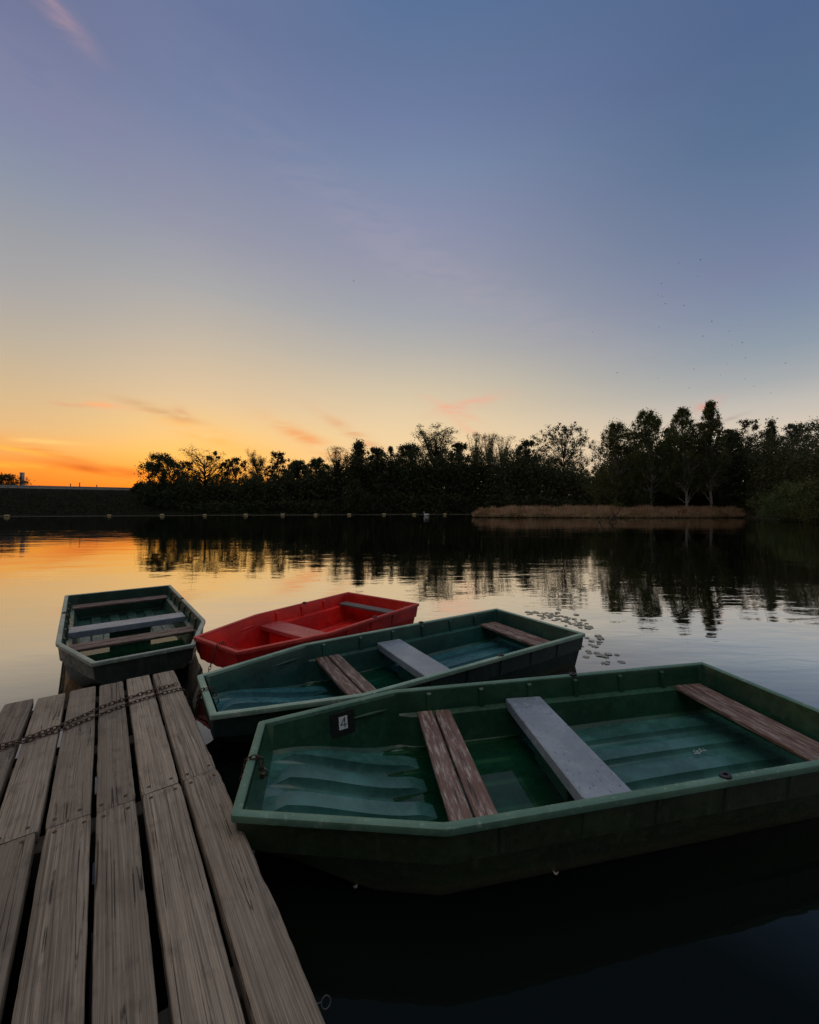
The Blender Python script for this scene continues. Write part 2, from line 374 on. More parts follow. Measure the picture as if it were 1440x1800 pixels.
def empty(name, loc=(0, 0, 0), rz=0.):
    o = bpy.data.objects.new(name, None); o.empty_display_size = .1; COL.objects.link(o); o.location = loc; o.rotation_euler = (0, 0, rz); return o

# ------------------------------------------------------------------ setting: water, ground, embankment
SH = [(-2500, 60), (-400, 62), (-40, 82), (255, 103), (600, 106), (850, 104), (900, 95), (1000, 84), (1100, 72), (1250, 72), (1310, 68), (1345, 58), (1400, 50), (1440, 46), (1600, 38), (2000, 30), (3500, 24)]
def shore(x):
    return float(np.interp(x, [a for a, _ in SH], [b for _, b in SH]))
lm = MB(); lm.v = [(-3000, -3000, 0), (3000, -3000, 0), (3000, 3000, 0), (-3000, 3000, 0)]; lm.f = [(0, 1, 2, 3)]
tag(lm.build('water', LAKE, smooth=0), 'calm dusk lake with small ripples', kind='structure')
gm = MB(); azs = []; Rs = []
for x in np.linspace(-2500, 3500, 121):
    Y = shore(x); X = px(x, Y); azs.append(math.atan2(X, Y)); Rs.append(math.hypot(X, Y))
for t in np.linspace(0.06, .94, 24):     # round behind the camera
    a0, a1 = azs[120], azs[0]+2*math.pi
    azs.append(a0+(a1-a0)*t); Rs.append(14+(Rs[120]-14)*max(0, 1-t*4)+(Rs[0]-14)*max(0, 1-(1-t)*4))
prof = [(.0, -2.5), (.6, -2.5), (.93, -1.0), (1.0, -.02), (1.02, .25), (1.08, .6), (1.3, 1.0), (2.5, 1.2), (8, 1.2), (30, 1.0)]
rings = []
for k, z in prof:
    rings.append([(k*r*math.sin(a), k*r*math.cos(a), z + (rnd.uniform(-.12, .2) if .99 < k < 3 else 0)) for a, r in zip(azs, Rs)])
gm.loft(rings, closed=True)
tag(gm.build('ground', EARTH, smooth=60), 'dark earth bank round the lake', kind='structure')
C0, C1 = Vector((px(0, 96), 96, 0)), Vector((px(250, 111), 111, 0))
dv = (C1-C0); toe = Vector((dv.y, -dv.x, 0)).normalized()
em = MB(); rings = []
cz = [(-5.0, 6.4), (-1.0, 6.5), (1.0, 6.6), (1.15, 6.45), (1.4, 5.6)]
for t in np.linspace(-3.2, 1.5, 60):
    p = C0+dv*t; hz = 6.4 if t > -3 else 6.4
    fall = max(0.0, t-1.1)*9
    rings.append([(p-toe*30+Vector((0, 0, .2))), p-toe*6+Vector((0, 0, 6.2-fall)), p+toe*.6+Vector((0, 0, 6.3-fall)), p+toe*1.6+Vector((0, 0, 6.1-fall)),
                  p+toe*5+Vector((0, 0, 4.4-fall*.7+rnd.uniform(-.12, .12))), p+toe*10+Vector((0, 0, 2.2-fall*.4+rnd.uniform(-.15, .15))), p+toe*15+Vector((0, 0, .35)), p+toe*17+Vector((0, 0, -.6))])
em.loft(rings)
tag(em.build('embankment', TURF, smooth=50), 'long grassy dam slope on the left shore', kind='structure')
def slope_grass():
    n = 16000; t = rng.uniform(-1.2, 1.4, n); d = rng.random(n)**.7*14+1.4
    clump = .5+.5*np.sin(t*37+d*1.3)*np.sin(t*91-d*.7)
    z = np.interp(d, [0, 1.6, 5, 10, 15], [6.2, 6.1, 4.4, 2.2, .35]) - np.maximum(0, t-1.1)*9*np.interp(d, [0, 15], [1, .3]) + rng.random(n)*(.12+.38*clump)
    base = np.array(C0)[None, :]+np.array(dv)[None, :]*t[:, None]+np.array(toe)[None, :]*d[:, None]; base[:, 2] = z
    tag(link('slope_grass', leaf_mesh('slope grass', base, .42, SLOPE, .3)), 'rough dark grass tufts growing on the dam slope', 'grass', kind='stuff')
GRASS_LATER = slope_grass
pw = MB(); rings = []
for t in np.linspace(-3.2, 1.08, 40):
    p = C0+dv*t+Vector((0, 0, 6.25))
    rings.append([p+toe*.35+Vector((0, 0, -.2)), p+toe*.3+Vector((0, 0, .62)), p+toe*.4+Vector((0, 0, .64)), p+toe*.4+Vector((0, 0, .78)), p-toe*.1+Vector((0, 0, .78)), p-toe*.1+Vector((0, 0, .64)), p+Vector((0, 0, .62)), p+Vector((0, 0, -.2))])
pw.loft(rings, closed=True, cap=True)
tag(pw.build('parapet_wall', CONC, smooth=30), 'low pale concrete parapet wall along the top of the grassy dam', 'wall')

# tower, mast and posts beyond the dam
def tower():
    Y = 132; x = px(39, Y); zb, z1 = 1.0, zt(832, Y)
    t = empty('concrete_tower', (x, Y, zb)); tag(t, 'tall slim pale concrete tower rising behind the dam at far left', 'tower')
    m = MB(); m.loft([[(-.5, -.5, 0), (.5, -.5, 0), (.5, .5, 0), (-.5, .5, 0)], [(-.4, -.4, z1-zb), (.4, -.4, z1-zb), (.4, .4, z1-zb), (-.4, .4, z1-zb)]], closed=True, cap=True); m.build('shaft', CONC, t)
    m = MB(); m.box(-.46, .46, -.46, .46, z1-zb, z1-zb+.25); m.build('cap', CONC, t)
    Y = 130; x = px(47, Y); z2 = zt(838, Y)
    t = empty('lattice_mast', (x, Y, 1)); tag(t, 'thin open lattice mast close beside the concrete tower', 'mast')
    m = MB(); n = 14; hh = z2-1
    for sx, sy in ((-.2, -.2), (.2, -.2), (.2, .2), (-.2, .2)): m.tube([(sx, sy, 0), (sx*.8, sy*.8, hh)], .035, 4)
    m.build('frame', GALV, t)
    m = MB()
    for k in range(n):
        a, b = hh*k/n, hh*(k+1)/n
        m.tube([(-.18, -.19, a), (.18, -.19, b)], .02, 3); m.tube([(.18, .19, a), (-.18, .19, b)], .02, 3)
    m.build('bracing', GALV, t)
tower()
for i, (x, y0, lab) in enumerate([(124, 851, 'short dark post on the dam, left one of the close pair'), (140, 849, 'taller dark post on the dam, right one of the close pair'), (170, 853, 'lone small dark post on the dam, right of the pair')]):
    k = x/250; p = C0+dv*k - toe*2; Y = p.y
    t = empty('dam_post', (px(x, Y), Y, 6.1)); tag(t, lab, 'post', 'posts on the dam crest')
    hh = zt(y0, Y)-6.1
    m = MB(); m.tube([(0, 0, 0), (0, 0, hh*.5), (0, 0, hh)], [.13, .11, .09], 8); m.build('shaft', GALV, t)
    m = MB(); m.box(-.16, .16, -.16, .16, hh, hh+.1, .02); m.build('cap', GALV, t)

# ------------------------------------------------------------------ foliage
def leaf_mesh(name, ctr, size, mat, aspect=.62):
    ctr = np.asarray(ctr, dtype=np.float64); n = len(ctr); size = np.broadcast_to(np.asarray(size, float), (n,))
    a = rng.normal(size=(n, 3)); a /= np.linalg.norm(a, axis=1)[:, None]
    b = np.cross(a, rng.normal(size=(n, 3))); b /= np.linalg.norm(b, axis=1)[:, None]
    s = (size*rng.uniform(.6, 1.3, n))[:, None]*.5
    v = np.stack([ctr+a*s, ctr+b*s*aspect, ctr-a*s, ctr-b*s*aspect], axis=1).reshape(-1, 3)
    me = bpy.data.meshes.new(name); me.vertices.add(4*n); me.vertices.foreach_set('co', v.ravel())
    me.loops.add(4*n); me.loops.foreach_set('vertex_index', np.arange(4*n, dtype=np.int32))
    me.polygons.add(n); me.polygons.foreach_set('loop_start', np.arange(0, 4*n, 4, dtype=np.int32))
    me.polygons.foreach_set('loop_total', np.full(n, 4, dtype=np.int32))
    me.update(); me.validate(); me.materials.append(mat); return me
def curve_pts(p0, p1, lift, n=6, jit=.0):
    p0, p1 = Vector(p0), Vector(p1); out = []
    for i in range(n+1):
        t = i/n; p = p0.lerp(p1, t); p.z += lift*4*t*(1-t)
        if 0 < i < n: p += Vector((rnd.uniform(-jit, jit), rnd.uniform(-jit, jit), rnd.uniform(-jit, jit)*.5))
        out.append(p)
    return out
GRASS_LATER()
# every prototype is about 10 high and described by its half width
def tree_airy(name, hw, base, nl, per, leaf, mat, spread=.5, upright=.5, bark=None, cl=.22):
    m = MB(); ctr = []
    m.tube(curve_pts((0, 0, 0), (0, 0, 8.2), 0, 6, .15), [.22, .19, .16, .13, .09, .06, .03], 7)
    for i in range(nl):
        z0 = rnd.uniform(base*.6, 7.2); a = rnd.uniform(0, 2*math.pi)
        tp = rnd.uniform(.35, 1); r = hw*tp*rnd.uniform(.5, 1.05)
        z1 = min(10, z0+(1.2+2.6*upright)*rnd.uniform(.7, 1.3)) - r*.1
        end = Vector((r*math.cos(a), r*math.sin(a), z1))
        pts = curve_pts((0, 0, z0), end, -.25*upright, 5, .1); m.tube(pts, [.075, .06, .045, .032, .02, .01], 5)
        for j in range(5):
            q = pts[rnd.randint(2, 5)]; e2 = q+Vector((rnd.uniform(-.7, .7), rnd.uniform(-.7, .7), rnd.uniform(.1, .9)*upright+rnd.uniform(-.2, .4)))
            e2.z = min(e2.z, 10.1)
            p2 = curve_pts(q, e2, .05, 3, .05); m.tube(p2, [.025, .018, .012, .006], 4)
            for w in p2[1:]: ctr.append(np.array(w)+rng.normal(size=(per, 3))*cl)
        ctr.append(np.array(end)+rng.normal(size=(per, 3))*cl)
    return m.mesh(name+' trunk', bark or BARK), leaf_mesh(name+' crown', np.concatenate(ctr), leaf, mat)
CROWN = {   # outline of the half width over height, lobes, lobe size, leaves per lobe, leaf size in photo pixels, leaf, bark, drooping
 'round': (lambda t: max(0., 1-((t-.5)/.54)**2)**.52, 150, (.13, .30), 130, 2.3, 'LEAF_DARK', 'BARK', 0),
 'roundb': (lambda t: max(0., 1-((t-.45)/.58)**2)**.5, 150, (.12, .27), 115, 2.2, 'LEAF_DARK', 'BARK', 0),
 'lace': (lambda t: max(0., 1-((t-.58)/.46)**2)**.52, 170, (.09, .22), 72, 2.0, 'LEAF_AUT', 'BARK', 0),
 'point': (lambda t: (1-t)**.6*(.55+.45*min(1, t*5)), 110, (.16, .34), 120, 2.3, 'LEAF_DARK', 'BARK', 0),
 'narrow': (lambda t: (1-t)**.55, 45, (.2, .4), 100, 2.2, 'LEAF_DARK', 'BARK', 0),
 'birch': (lambda t: math.sin(math.pi*min(.955, .20+.77*t))**.75, 330, (.07, .18), 84, 1.9, 'LEAF_BIRCH', 'BIRCHB', 1),
 'open': (lambda t: max(0., 1-((t-.66)/.38)**2)**.5, 340, (.06, .14), 62, 1.9, 'LEAF_DARK', 'BARK', 0),
 'green': (lambda t: max(0., 1-((t-.35)/.66)**2)**.5, 100, (.12, .26), 130, 2.2, 'LEAF_BANK', 'BARK', .5),
}
def grown(kind, hw, h, Y, lean=0.):
    """one tree at its real size: trunk with limbs into a lobed crown"""
    prof, nl, (l0, l1), per, lpx, leaf, bark, droop = CROWN[kind]
    m = MB(); ctr = []; rt = h*.010+.05
    tr = curve_pts((0, 0, 0), (lean, 0, h*.93), 0, 9, h*.012)
    m.tube(tr, [rt*(1-k/9.6) for k in range(10)], 7)
    if kind == 'birch':
        f = curve_pts(tr[2], (lean-hw*.45, .3, h*.72), 0, 5, h*.01); m.tube(f, [rt*.6, rt*.5, rt*.42, rt*.3, rt*.2, rt*.08], 6)
    base = .24 if kind == 'birch' else .06
    ph = [rnd.uniform(0, 6.28) for _ in range(3)]
    for i in range(nl):
        t = base+(1-base)*rnd.random()**.85; w = hw*prof(t)
        a = rnd.uniform(0, 2*math.pi); lr = max(.30, hw*rnd.uniform(l0, l1)*(1 if t < .85 else .7))
        lump = 1+.16*math.sin(3*a+ph[0]+t*7)+.12*math.sin(5*a+ph[1]-t*11)
        r = max(0, w*lump-lr*.6)*rnd.random()**.55
        c = Vector((lean*t+r*math.cos(a), r*math.sin(a), min(h-lr*.5, h*t)))
        if i % (2 if kind == 'open' else 4) == 0:
            q = tr[min(8, max(1, int((c.z*.72)/(h*.93)*9)))]
            m.tube(curve_pts(q, c, h*.008, 4, .1), [rt*.26, rt*.2, rt*.13, rt*.07, rt*.03], 5)
        n = max(20, int(per*rnd.uniform(.6, 1.3)))
        d = rng.normal(size=(n, 3)); d /= np.linalg.norm(d, axis=1)[:, None]; d *= np.minimum(1.45, np.abs(rng.normal(size=n)*.52+.55))[:, None]*lr
        d[:, 2] *= .98+.5*droop
        if droop: d[:, 2] -= lr*.35*droop
        d *= np.where(rng.random(n) < .04, 1.2, 1.)[:, None]
        ctr.append(np.array(c)+d)
    return m.mesh(kind+' trunk', globals()[bark]), leaf_mesh(kind+' crown', np.concatenate(ctr), lpx*Y/F*1.15, globals()[leaf])
PROTO = {
 'airy': (3.4, tree_airy('airy tree', 3.4, 4.0, 44, 15, .13, LEAF_AUT, upright=.45, cl=.2)),
 'upright': (2.4, tree_airy('upright tree', 2.4, 4.5, 46, 15, .11, LEAF_DARK, upright=1.0, cl=.15)),
 'uprightb': (2.0, tree_airy('forked upright tree', 2.0, 5.0, 28, 12, .12, LEAF_DARK, upright=.9, cl=.16)),
 'bare': (2.2, tree_airy('bare tree', 2.2, 5.0, 40, 3, .12, LEAF_AUT, upright=1.0, cl=.2)),
 'big': (3.7, tree_airy('large airy tree', 3.7, 3.5, 70, 12, .125, LEAF_DARK, upright=.55, cl=.14)),
 'thin': (3.4, tree_airy('thin tree', 3.4, 4.0, 44, 7, .11, LEAF_AUT, upright=.4, cl=.22)),
}
def tree(x, top, Y, wpx, kind, label, name='tree', cat='tree', group=None, rz=None, lean=0.):
    z0 = .35; h = zt(top, Y)-z0; w = wpx*Y/F/2
    t = empty(name, (px(x, Y), Y, z0), rnd.uniform(0, 6.28) if rz is None else rz)
    if kind in CROWN:
        tm, cm = grown(kind, w*1.32, h, Y, lean)
    else:
        hw, (tm, cm) = PROTO[kind]; sx = w*1.3/(hw*1.02); t.scale = (sx, sx, h/10.1)
    tag(t, label, cat, group)
    link('trunk', tm, t); link('crown', cm, t)
    return t
G = 'trees of the far shore wood'; GB = 'birches behind the reed island'
tree(284, 799, 106, 56, 'roundb', 'dense rounded dark tree at the left end of the wood, next to the dam', 'broadleaf_tree', group=G)
mt = tree(360, 784, 110, 92, 'thin', 'thin-crowned tree hung with dark mistletoe balls against the orange glow', 'broadleaf_tree', group=G, rz=.4)
tree(323, 812, 114, 44, 'lace', 'low lacy tree in the gap just left of the mistletoe tree', 'broadleaf_tree', group=G)
tree(413, 806, 112, 50, 'lace', 'rust-tinged bushy tree directly right of the mistletoe tree', 'broadleaf_tree', group=G)
tree(452, 793, 113, 46, 'airy', 'see-through rusty tree, tallest between mistletoe tree and dip in treeline', 'broadleaf_tree', group=G)
tree(490, 796, 112, 42, 'lace', 'round-topped lacy tree at the left edge of the dip in the treeline', 'broadleaf_tree', group=G)
tree(525, 811, 112, 46, 'round', 'low dark tree in the dip of the treeline, left half', 'broadleaf_tree', group=G)
tree(560, 807, 112, 46, 'roundb', 'low dark tree in the dip of the treeline, right half', 'broadleaf_tree', group=G)
tree(594, 788, 109, 36, 'uprightb', 'slim ragged tree where the treeline steps up to the taller centre wood', 'broadleaf_tree', group=G)
tree(631, 778, 108, 62, 'point', 'peaked dark tree, first tall one right of the step in the treeline', 'broadleaf_tree', group=G)
tree(662, 789, 110, 40, 'roundb', 'dark rounded tree between the peaked tree and the little spire', 'broadleaf_tree', group=G)
tree(687, 784, 108, 26, 'narrow', 'narrow spire-shaped tree poking from the centre wood', 'broadleaf_tree', group=G)
tree(718, 784, 112, 58, 'round', 'broad dark tree just left of the tall feathery fan-shaped tree', 'broadleaf_tree', group=G)
tree(766, 755, 117, 76, 'upright', 'tall feathery tree with twigs fanned upward, highest of the centre wood', 'broadleaf_tree', group=G)
tree(806, 780, 111, 46, 'roundb', 'dark dome-shaped tree just right of the tall feathery fan-shaped tree', 'broadleaf_tree', group=G)
tree(837, 764, 114, 26, 'uprightb', 'thin upright tree, left one of two slender leafy twins', 'broadleaf_tree', group=G)
tree(860, 765, 115, 28, 'upright', 'thin upright tree, right one of two slender leafy twins', 'broadleaf_tree', group=G)
tree(882, 771, 114, 40, 'bare', 'almost leafless twiggy tree right of the two slender twins', 'broadleaf_tree', group=G)
tree(924, 777, 100, 48, 'round', 'compact round-headed dark tree left of the big open-crowned tree', 'broadleaf_tree', group=G)
tree(992, 747, 96, 96, 'open', 'big open-crowned tree with sky showing between its branches, left of the birches', 'broadleaf_tree', group=G, rz=1.)
tree(1083, 744, 74.5, 84, 'birch', 'greenish drooping birch, leftmost of the birches, beside the bright sky gap', 'birch_tree', group=GB, rz=0)
tree(1149, 722, 71.5, 80, 'birch', 'broad birch with leaning forked pale trunk, second from the sky gap', 'birch_tree', group=GB, rz=0, lean=-1.2)
tree(1207, 717, 69.5, 62, 'birch', 'tall birch with straight white trunk just left of the tallest birch', 'birch_tree', group=GB, rz=2., lean=.8)
tree(1249, 706, 70, 46, 'birch', 'narrow pointed birch, the tallest tree of the whole shore', 'birch_tree', group=GB, rz=.5)
tree(1116, 760, 80, 50, 'lace', 'loose leafy tree filling the gap between the first two birches', 'broadleaf_tree', group=G)
tree(1181, 752, 79, 46, 'roundb', 'dark leafy tree filling the gap between the forked birch and the tall straight one', 'broadleaf_tree', group=G)
tree(1231, 744, 77, 40, 'lace', 'airy leafy tree wedged just left of the tallest birch', 'broadleaf_tree', group=G)
tree(1283, 756, 75, 46, 'roundb', 'low dark tree right beside the tallest birch', 'broadleaf_tree', group=G)
tree(1316, 738, 73, 54, 'lace', 'loose ragged-topped tree on the right shore with small sky holes', 'broadleaf_tree', group=G)
tree(1356, 739, 64, 50, 'point', 'cone-topped dark tree on the right shore', 'broadleaf_tree', group=G)
tree(1396, 745, 62, 60, 'roundb', 'broad dark tree between the cone-topped tree and the photo edge', 'broadleaf_tree', group=G)
tree(1450, 738, 57, 110, 'round', 'large dark tree cut off by the right edge of the photo', 'broadleaf_tree', group=G)
tree(1434, 845, 47, 90, 'green', 'low green tree hanging over the water at the right edge', 'broadleaf_tree')
tree(1390, 850, 52, 76, 'green', 'rounded green shrub on the bank past the right end of the reed island', 'shrub', 'shrub')
tree(1095, 838, 74, 80, 'green', 'wide green shrub under the leftmost birch', 'shrub', 'shrub')
# a mistletoe load on its tree (in the tree's own frame)
sx, sz = mt.scale.x, mt.scale.z
for k in range(15):
    a = .4; X = .4+k*.46+rnd.uniform(-.3, .3); z = rnd.uniform(7.2, 9.3) - abs(X-3.4)*.22; yv = rnd.uniform(-.6, .6)
    r = rnd.uniform(.32, .55)
    n = 260; d = rng.normal(size=(n, 3)); d /= np.linalg.norm(d, axis=1)[:, None]; d *= (rng.random(n)**.4)[:, None]*r
    me = leaf_mesh('mistletoe', d, .22, LEAF_DARK)
    o = link('mistletoe', me, mt)
    c_, s_ = math.cos(-a), math.sin(-a); o.location = (X/sx*c_-yv/sx*s_, X/sx*s_+yv/sx*c_, z); o.scale = (1/sx, 1/sx, 1/sz)
tl = tree(6, 834, 116, 62, 'lace', 'small bushy tree behind the dam at the left photo edge', 'broadleaf_tree'); tl.location.z = 3.0; tl.scale.z = (zt(834, 116)-3)/(zt(834, 116)-.35)
tl = tree(246, 850, 110, 24, 'roundb', 'little dark bush at the right end of the dam parapet', 'shrub', 'shrub'); tl.location.z = 4.2; tl.scale.z = (zt(850, 110)-4.2)/(zt(850, 110)-.35)

# the dark lower mass of the wood
TOPS = [(250, 872), (262, 852), (300, 842), (345, 842), (400, 842), (500, 834), (560, 830), (600, 810), (700, 797), (800, 795), (900, 794), (940, 800), (985, 810), (1030, 826), (1052, 830), (1075, 796), (1130, 775), (1170, 780), (1230, 771), (1300, 768), (1440, 764), (1700, 750)]
def wood_mass():
    pts = []; sizes = []
    n = 360000
    xs = rng.uniform(250, 1620, n); t = np.where(rng.random(n) < .2, rng.random(n)*.35, rng.random(n)**.9)
    wob = 6*np.sin(xs*.11)+5*np.sin(xs*.23+1)+3*np.sin(xs*.47+2)+3*np.abs(np.sin(xs*.19))
    tops = np.interp(xs, [a for a, _ in TOPS], [b for _, b in TOPS])+wob*.8+rng.normal(size=n)*3
    dep = np.array([shore(x) for x in xs])+1.0+rng.random(n)*10
    dep = np.where(t < .3, np.array([shore(x) for x in xs])+.6+rng.random(n)*4, dep)
    dep = dep+np.where((xs > 1055) & (xs < 1265), 5.0, 0)
    X = (xs-720)/F*dep; ht = H+(HZ-tops)/F*dep
    z = .1+ht*t
    return leaf_mesh('wood', np.stack([X, dep, z], 1), np.where(t > .8, .34, .62)*dep/108, LEAF_DARK, .8)
tag(link('far_wood', wood_mass()), 'dark undergrowth and lower foliage of the wood', 'wood', kind='stuff')

# reed island
def reeds():
    m = MB(); rings = []
    xs = np.linspace(px(836, 69), px(1346, 66), 40)
    for i, x in enumerate(xs):
        t = i/39; w = 3.4*math.sin(math.pi*min(.985, max(.015, t)))**.45; yc = 71.2-2.6*t
        rings.append([(x, yc-w, -.4), (x, yc-w*.95, .12), (x, yc-w*.4, .3), (x, yc+w*.4, .3), (x, yc+w, -.4)])
    m.loft(rings); tag(m.build('reed_island', EARTH), 'low mud island under the reeds', kind='structure')
    n = 26000; t = rng.random(n); x = xs[0]+(xs[-1]-xs[0])*t; w = 3.4*np.sin(np.pi*np.clip(t, .015, .985))**.45
    y = 71.2-2.6*t+w*rng.uniform(-1, .8, n)
    front = np.clip((y-(71.2-2.6*t-w))/1.4, 0, 1)
    hgt = (.45+1.45*front**1.3)*rng.uniform(.55, 1.12, n)*np.interp(t, np.linspace(0, 1, 160), rng.uniform(.68, 1.12, 160))*np.clip(np.minimum(t, 1-t)*22+.45, .4, 1)
    a = rng.uniform(0, np.pi, n); bw = .05
    dx, dy = np.cos(a)*bw, np.sin(a)*bw*.4
    lx, ly = rng.normal(size=n)*.16, rng.normal(size=n)*.16
    z0 = np.full(n, .1)
    v = np.stack([np.stack([x-dx, y-dy, z0], 1), np.stack([x+dx, y+dy, z0], 1), np.stack([x+lx+dx*.7, y+ly, z0+hgt*.8], 1), np.stack([x+lx*1.5, y+ly*1.5, z0+hgt], 1)], 1).reshape(-1, 3)
    me = bpy.data.meshes.new('reeds'); me.vertices.add(4*n); me.vertices.foreach_set('co', v.ravel()); me.loops.add(4*n)
    me.loops.foreach_set('vertex_index', np.arange(4*n, dtype=np.int32)); me.polygons.add(n)
    me.polygons.foreach_set('loop_start', np.arange(0, 4*n, 4, dtype=np.int32)); me.polygons.foreach_set('loop_total', np.full(n, 4, dtype=np.int32))
    me.update(); me.materials.append(REED)
    tag(link('reeds', me), 'brown dry reeds covering the low island', 'reeds', kind='stuff')
    n = 9000; t = rng.random(n); x = xs[0]+(xs[-1]-xs[0])*t; w = 3.4*np.sin(np.pi*np.clip(t, .015, .985))**.45
    y = 71.2-2.6*t-w*rng.uniform(.72, 1.04, n); z = .05+rng.random(n)**1.4*.75*(.7+.3*np.sin(t*60))
    tag(link('marsh_grass', leaf_mesh('marsh grass', np.stack([x, y, z], 1), .3, MARSH, .25)), 'pale olive marsh grass along the waterline of the reed island', 'grass', kind='stuff')
reeds()
def snag():
    Y = 47
    m = MB()
    def P(x, y): return Vector((px(x, Y), Y+rnd.uniform(-.2, .2), zt(y, Y)))
    m.tube([P(1068, 924), P(1073, 914), P(1080, 906), P(1087, 903), P(1089, 896), P(1091, 890)], [.10, .10, .09, .07, .05, .03], 6)
    m.tube([P(1073, 914), P(1082, 913), P(1086, 917)], [.08, .06, .03], 5)
    m.tube([P(1080, 906), P(1076, 901), P(1075, 899)], [.05, .035, .02], 5)
    o = m.build('dead_branch', BARK); tag(o, 'bare dark forked branch sticking out of the lake before the reed island', 'branch', 'drowned branches')
    m = MB()
    m.tube([P(1051, 925), P(1053, 916), P(1058, 908), P(1066, 902)], [.1, .09, .06, .025], 6); m.tube([P(1053, 916), P(1050, 910)], [.05, .02], 5); m.tube([P(1058, 908), P(1062, 911)], [.04, .02], 5)
    o = m.build('dead_branch', BARK); tag(o, 'shorter dark stub of drowned wood left of the forked branch', 'branch', 'drowned branches')
snag()

# ------------------------------------------------------------------ float line, buoys, swan, birds
BX = [(12, 'cream float at the left photo edge, first of the swimming rope'), (192, 'cream float on the rope, alone below the middle of the dam'), (285, 'cream float below the left-end rounded tree'), (360, 'cream float straight below the mistletoe tree'),
      (432, 'cream float below the trees just right of the mistletoe tree'), (497, 'cream float below the left edge of the dip in the treeline'), (555, 'cream float below the right half of the treeline dip'),
      (614, 'cream float below the peaked tree, left of the narrow spire'), (675, 'small cream float below the narrow spire-shaped tree'), (728, 'small cream float just left of the swan'), (782, 'small cream float right of the swan, last on the rope')]
def fl(x): return 77+(x-12)/770*24
bme = MB()
prof = [(-.46, .05), (-.45, .17), (-.40, .25), (-.2, .27), (.2, .27), (.40, .25), (.45, .17), (.46, .05)]
bme.loft([[(x, r*math.cos(k*math.pi/7), r*math.sin(k*math.pi/7)) for k in range(14)] for x, r in prof], closed=True, cap=True)
bmesh_ = bme.mesh('float', CREAM)
cme = MB(); cme.torus(Matrix.Rotation(R(90), 4, 'X'), .07, .05, .015)
cmesh_ = cme.mesh('lug', STEEL)
pr = []
for x, lab in BX:
    Y = fl(x); p = Vector((px(x, Y), Y, .08)); pr.append(p)
    t = empty('float_buoy', p, math.atan2(24, 190)+rnd.uniform(-.3, .3)); tag(t, lab, 'buoy', 'floats of the swimming rope')
    t.scale = (rnd.uniform(.75, 1.0),)*3; t.rotation_euler.x = rnd.uniform(-.25, .25)
    link('float', bmesh_, t)
    for sd in (-.5, .5): link('lug', cmesh_, t).location = (sd, 0, 0)
rp = MB(); pts = [Vector((px(-90, 73), 73, .0))]+[Vector((p.x, p.y, .06)) for p in pr]+[Vector((px(835, 103), 103, .0))]
full = []
for a, b in zip(pts, pts[1:]):
    for k in range(8):
        q = a.lerp(b, k/8); q.z = .02+.04*abs(math.cos(math.pi*k/8)); q.y += .25*math.sin(k*2.1+a.x); full.append(q)
rp.tube(full+[pts[-1]], .02, 5)
tag(rp.build('float_rope', ROPE), 'pale rope strung between the cream floats across the lake', 'rope')
def swan():
    Y = 84; t = empty('swan', (px(750, Y), Y, 0)); tag(t, 'white swan resting on the dark water below the centre wood', 'swan')
    m = MB()
    spine = [(.58, .26, .01), (.5, .24, .06), (.34, .22, .17), (.1, .18, .25), (-.14, .17, .25), (-.34, .2, .19), (-.44, .28, .11), (-.46, .42, .065), (-.40, .56, .05), (-.38, .66, .048), (-.43, .74, .05), (-.50, .75, .065), (-.57, .73, .05), (-.62, .71, .03), (-.70, .69, .012)]
    m.tube([(x, 0, z) for x, z, r in spine], [r for *_, r in spine], 10); m.build('body', FEATH, t, 60)
    m = MB()
    for s in (-1, 1): m.tube([(-.26, s*.17, .25), (0, s*.22, .3), (.3, s*.17, .33), (.58, s*.06, .34)], [.05, .13, .10, .01], 8)
    m.build('wing', FEATH, t, 60)
    m = MB(); m.tube([(-.68, 0, .69), (-.75, 0, .675)], [.018, .008], 6); m.build('bill', flat('orange bill', (.5, .18, .04)), t)
swan()
bm_ = MB()
bm_.tube([(0, -.13, 0), (0, -.06, .005), (0, .05, .005), (0, .11, .0)], [.006, .03, .028, .012], 6)
for s in (-1, 1):
    bm_.add([(s*.02, .05, .012), (s*.12, .075, .07), (s*.27, -.02, .05), (s*.13, -.01, .06), (s*.02, -.05, .01), (s*.02, .05, .0), (s*.12, .075, .06), (s*.13, -.01, .052), (s*.02, -.05, .0)],
            [(0, 1, 3, 4), (1, 2, 3), (5, 8, 7, 6), (6, 7, 2), (0, 5, 6, 1), (1, 6, 2), (3, 2, 7), (4, 3, 7, 8)])
bird_me = bm_.mesh('bird', BIRDM, 30)
for i, (cx, cy) in enumerate([(700, 67), (815, 50), (800, 138), (610, 175), (590, 235), (612, 243), (630, 282), (728, 292), (875, 375), (1030, 368), (598, 405), (245, 430), (967, 427), (828, 453), (980, 502), (1035, 487), (1052, 568), (1263, 595), (955, 603), (732, 636), (780, 627), (375, 646), (592, 675), (920, 657), (1048, 678), (1098, 717), (755, 726), (1185, 752)]):
    x, y = 960+cx/3, 440+cy/3; Y = rnd.uniform(70, 95)
    o = link('bird', bird_me); o.location = (px(x, Y), Y, zt(y, Y)); o.rotation_euler = (rnd.uniform(-.4, .4), rnd.uniform(-.5, .5), rnd.uniform(0, 6.28)); o.scale = (Y/80*.85,)*3
    tag(o, 'tiny dark bird, one of the scattered flock over the right-hand trees', 'bird', 'birds over the right shore')
o = link('bird', bird_me); Y = 80; o.location = (px(622, Y), Y, zt(494, Y)); o.rotation_euler = (.2, .3, 1.0); tag(o, 'lone tiny dark bird high over the centre of the lake, left of the flock', 'bird')

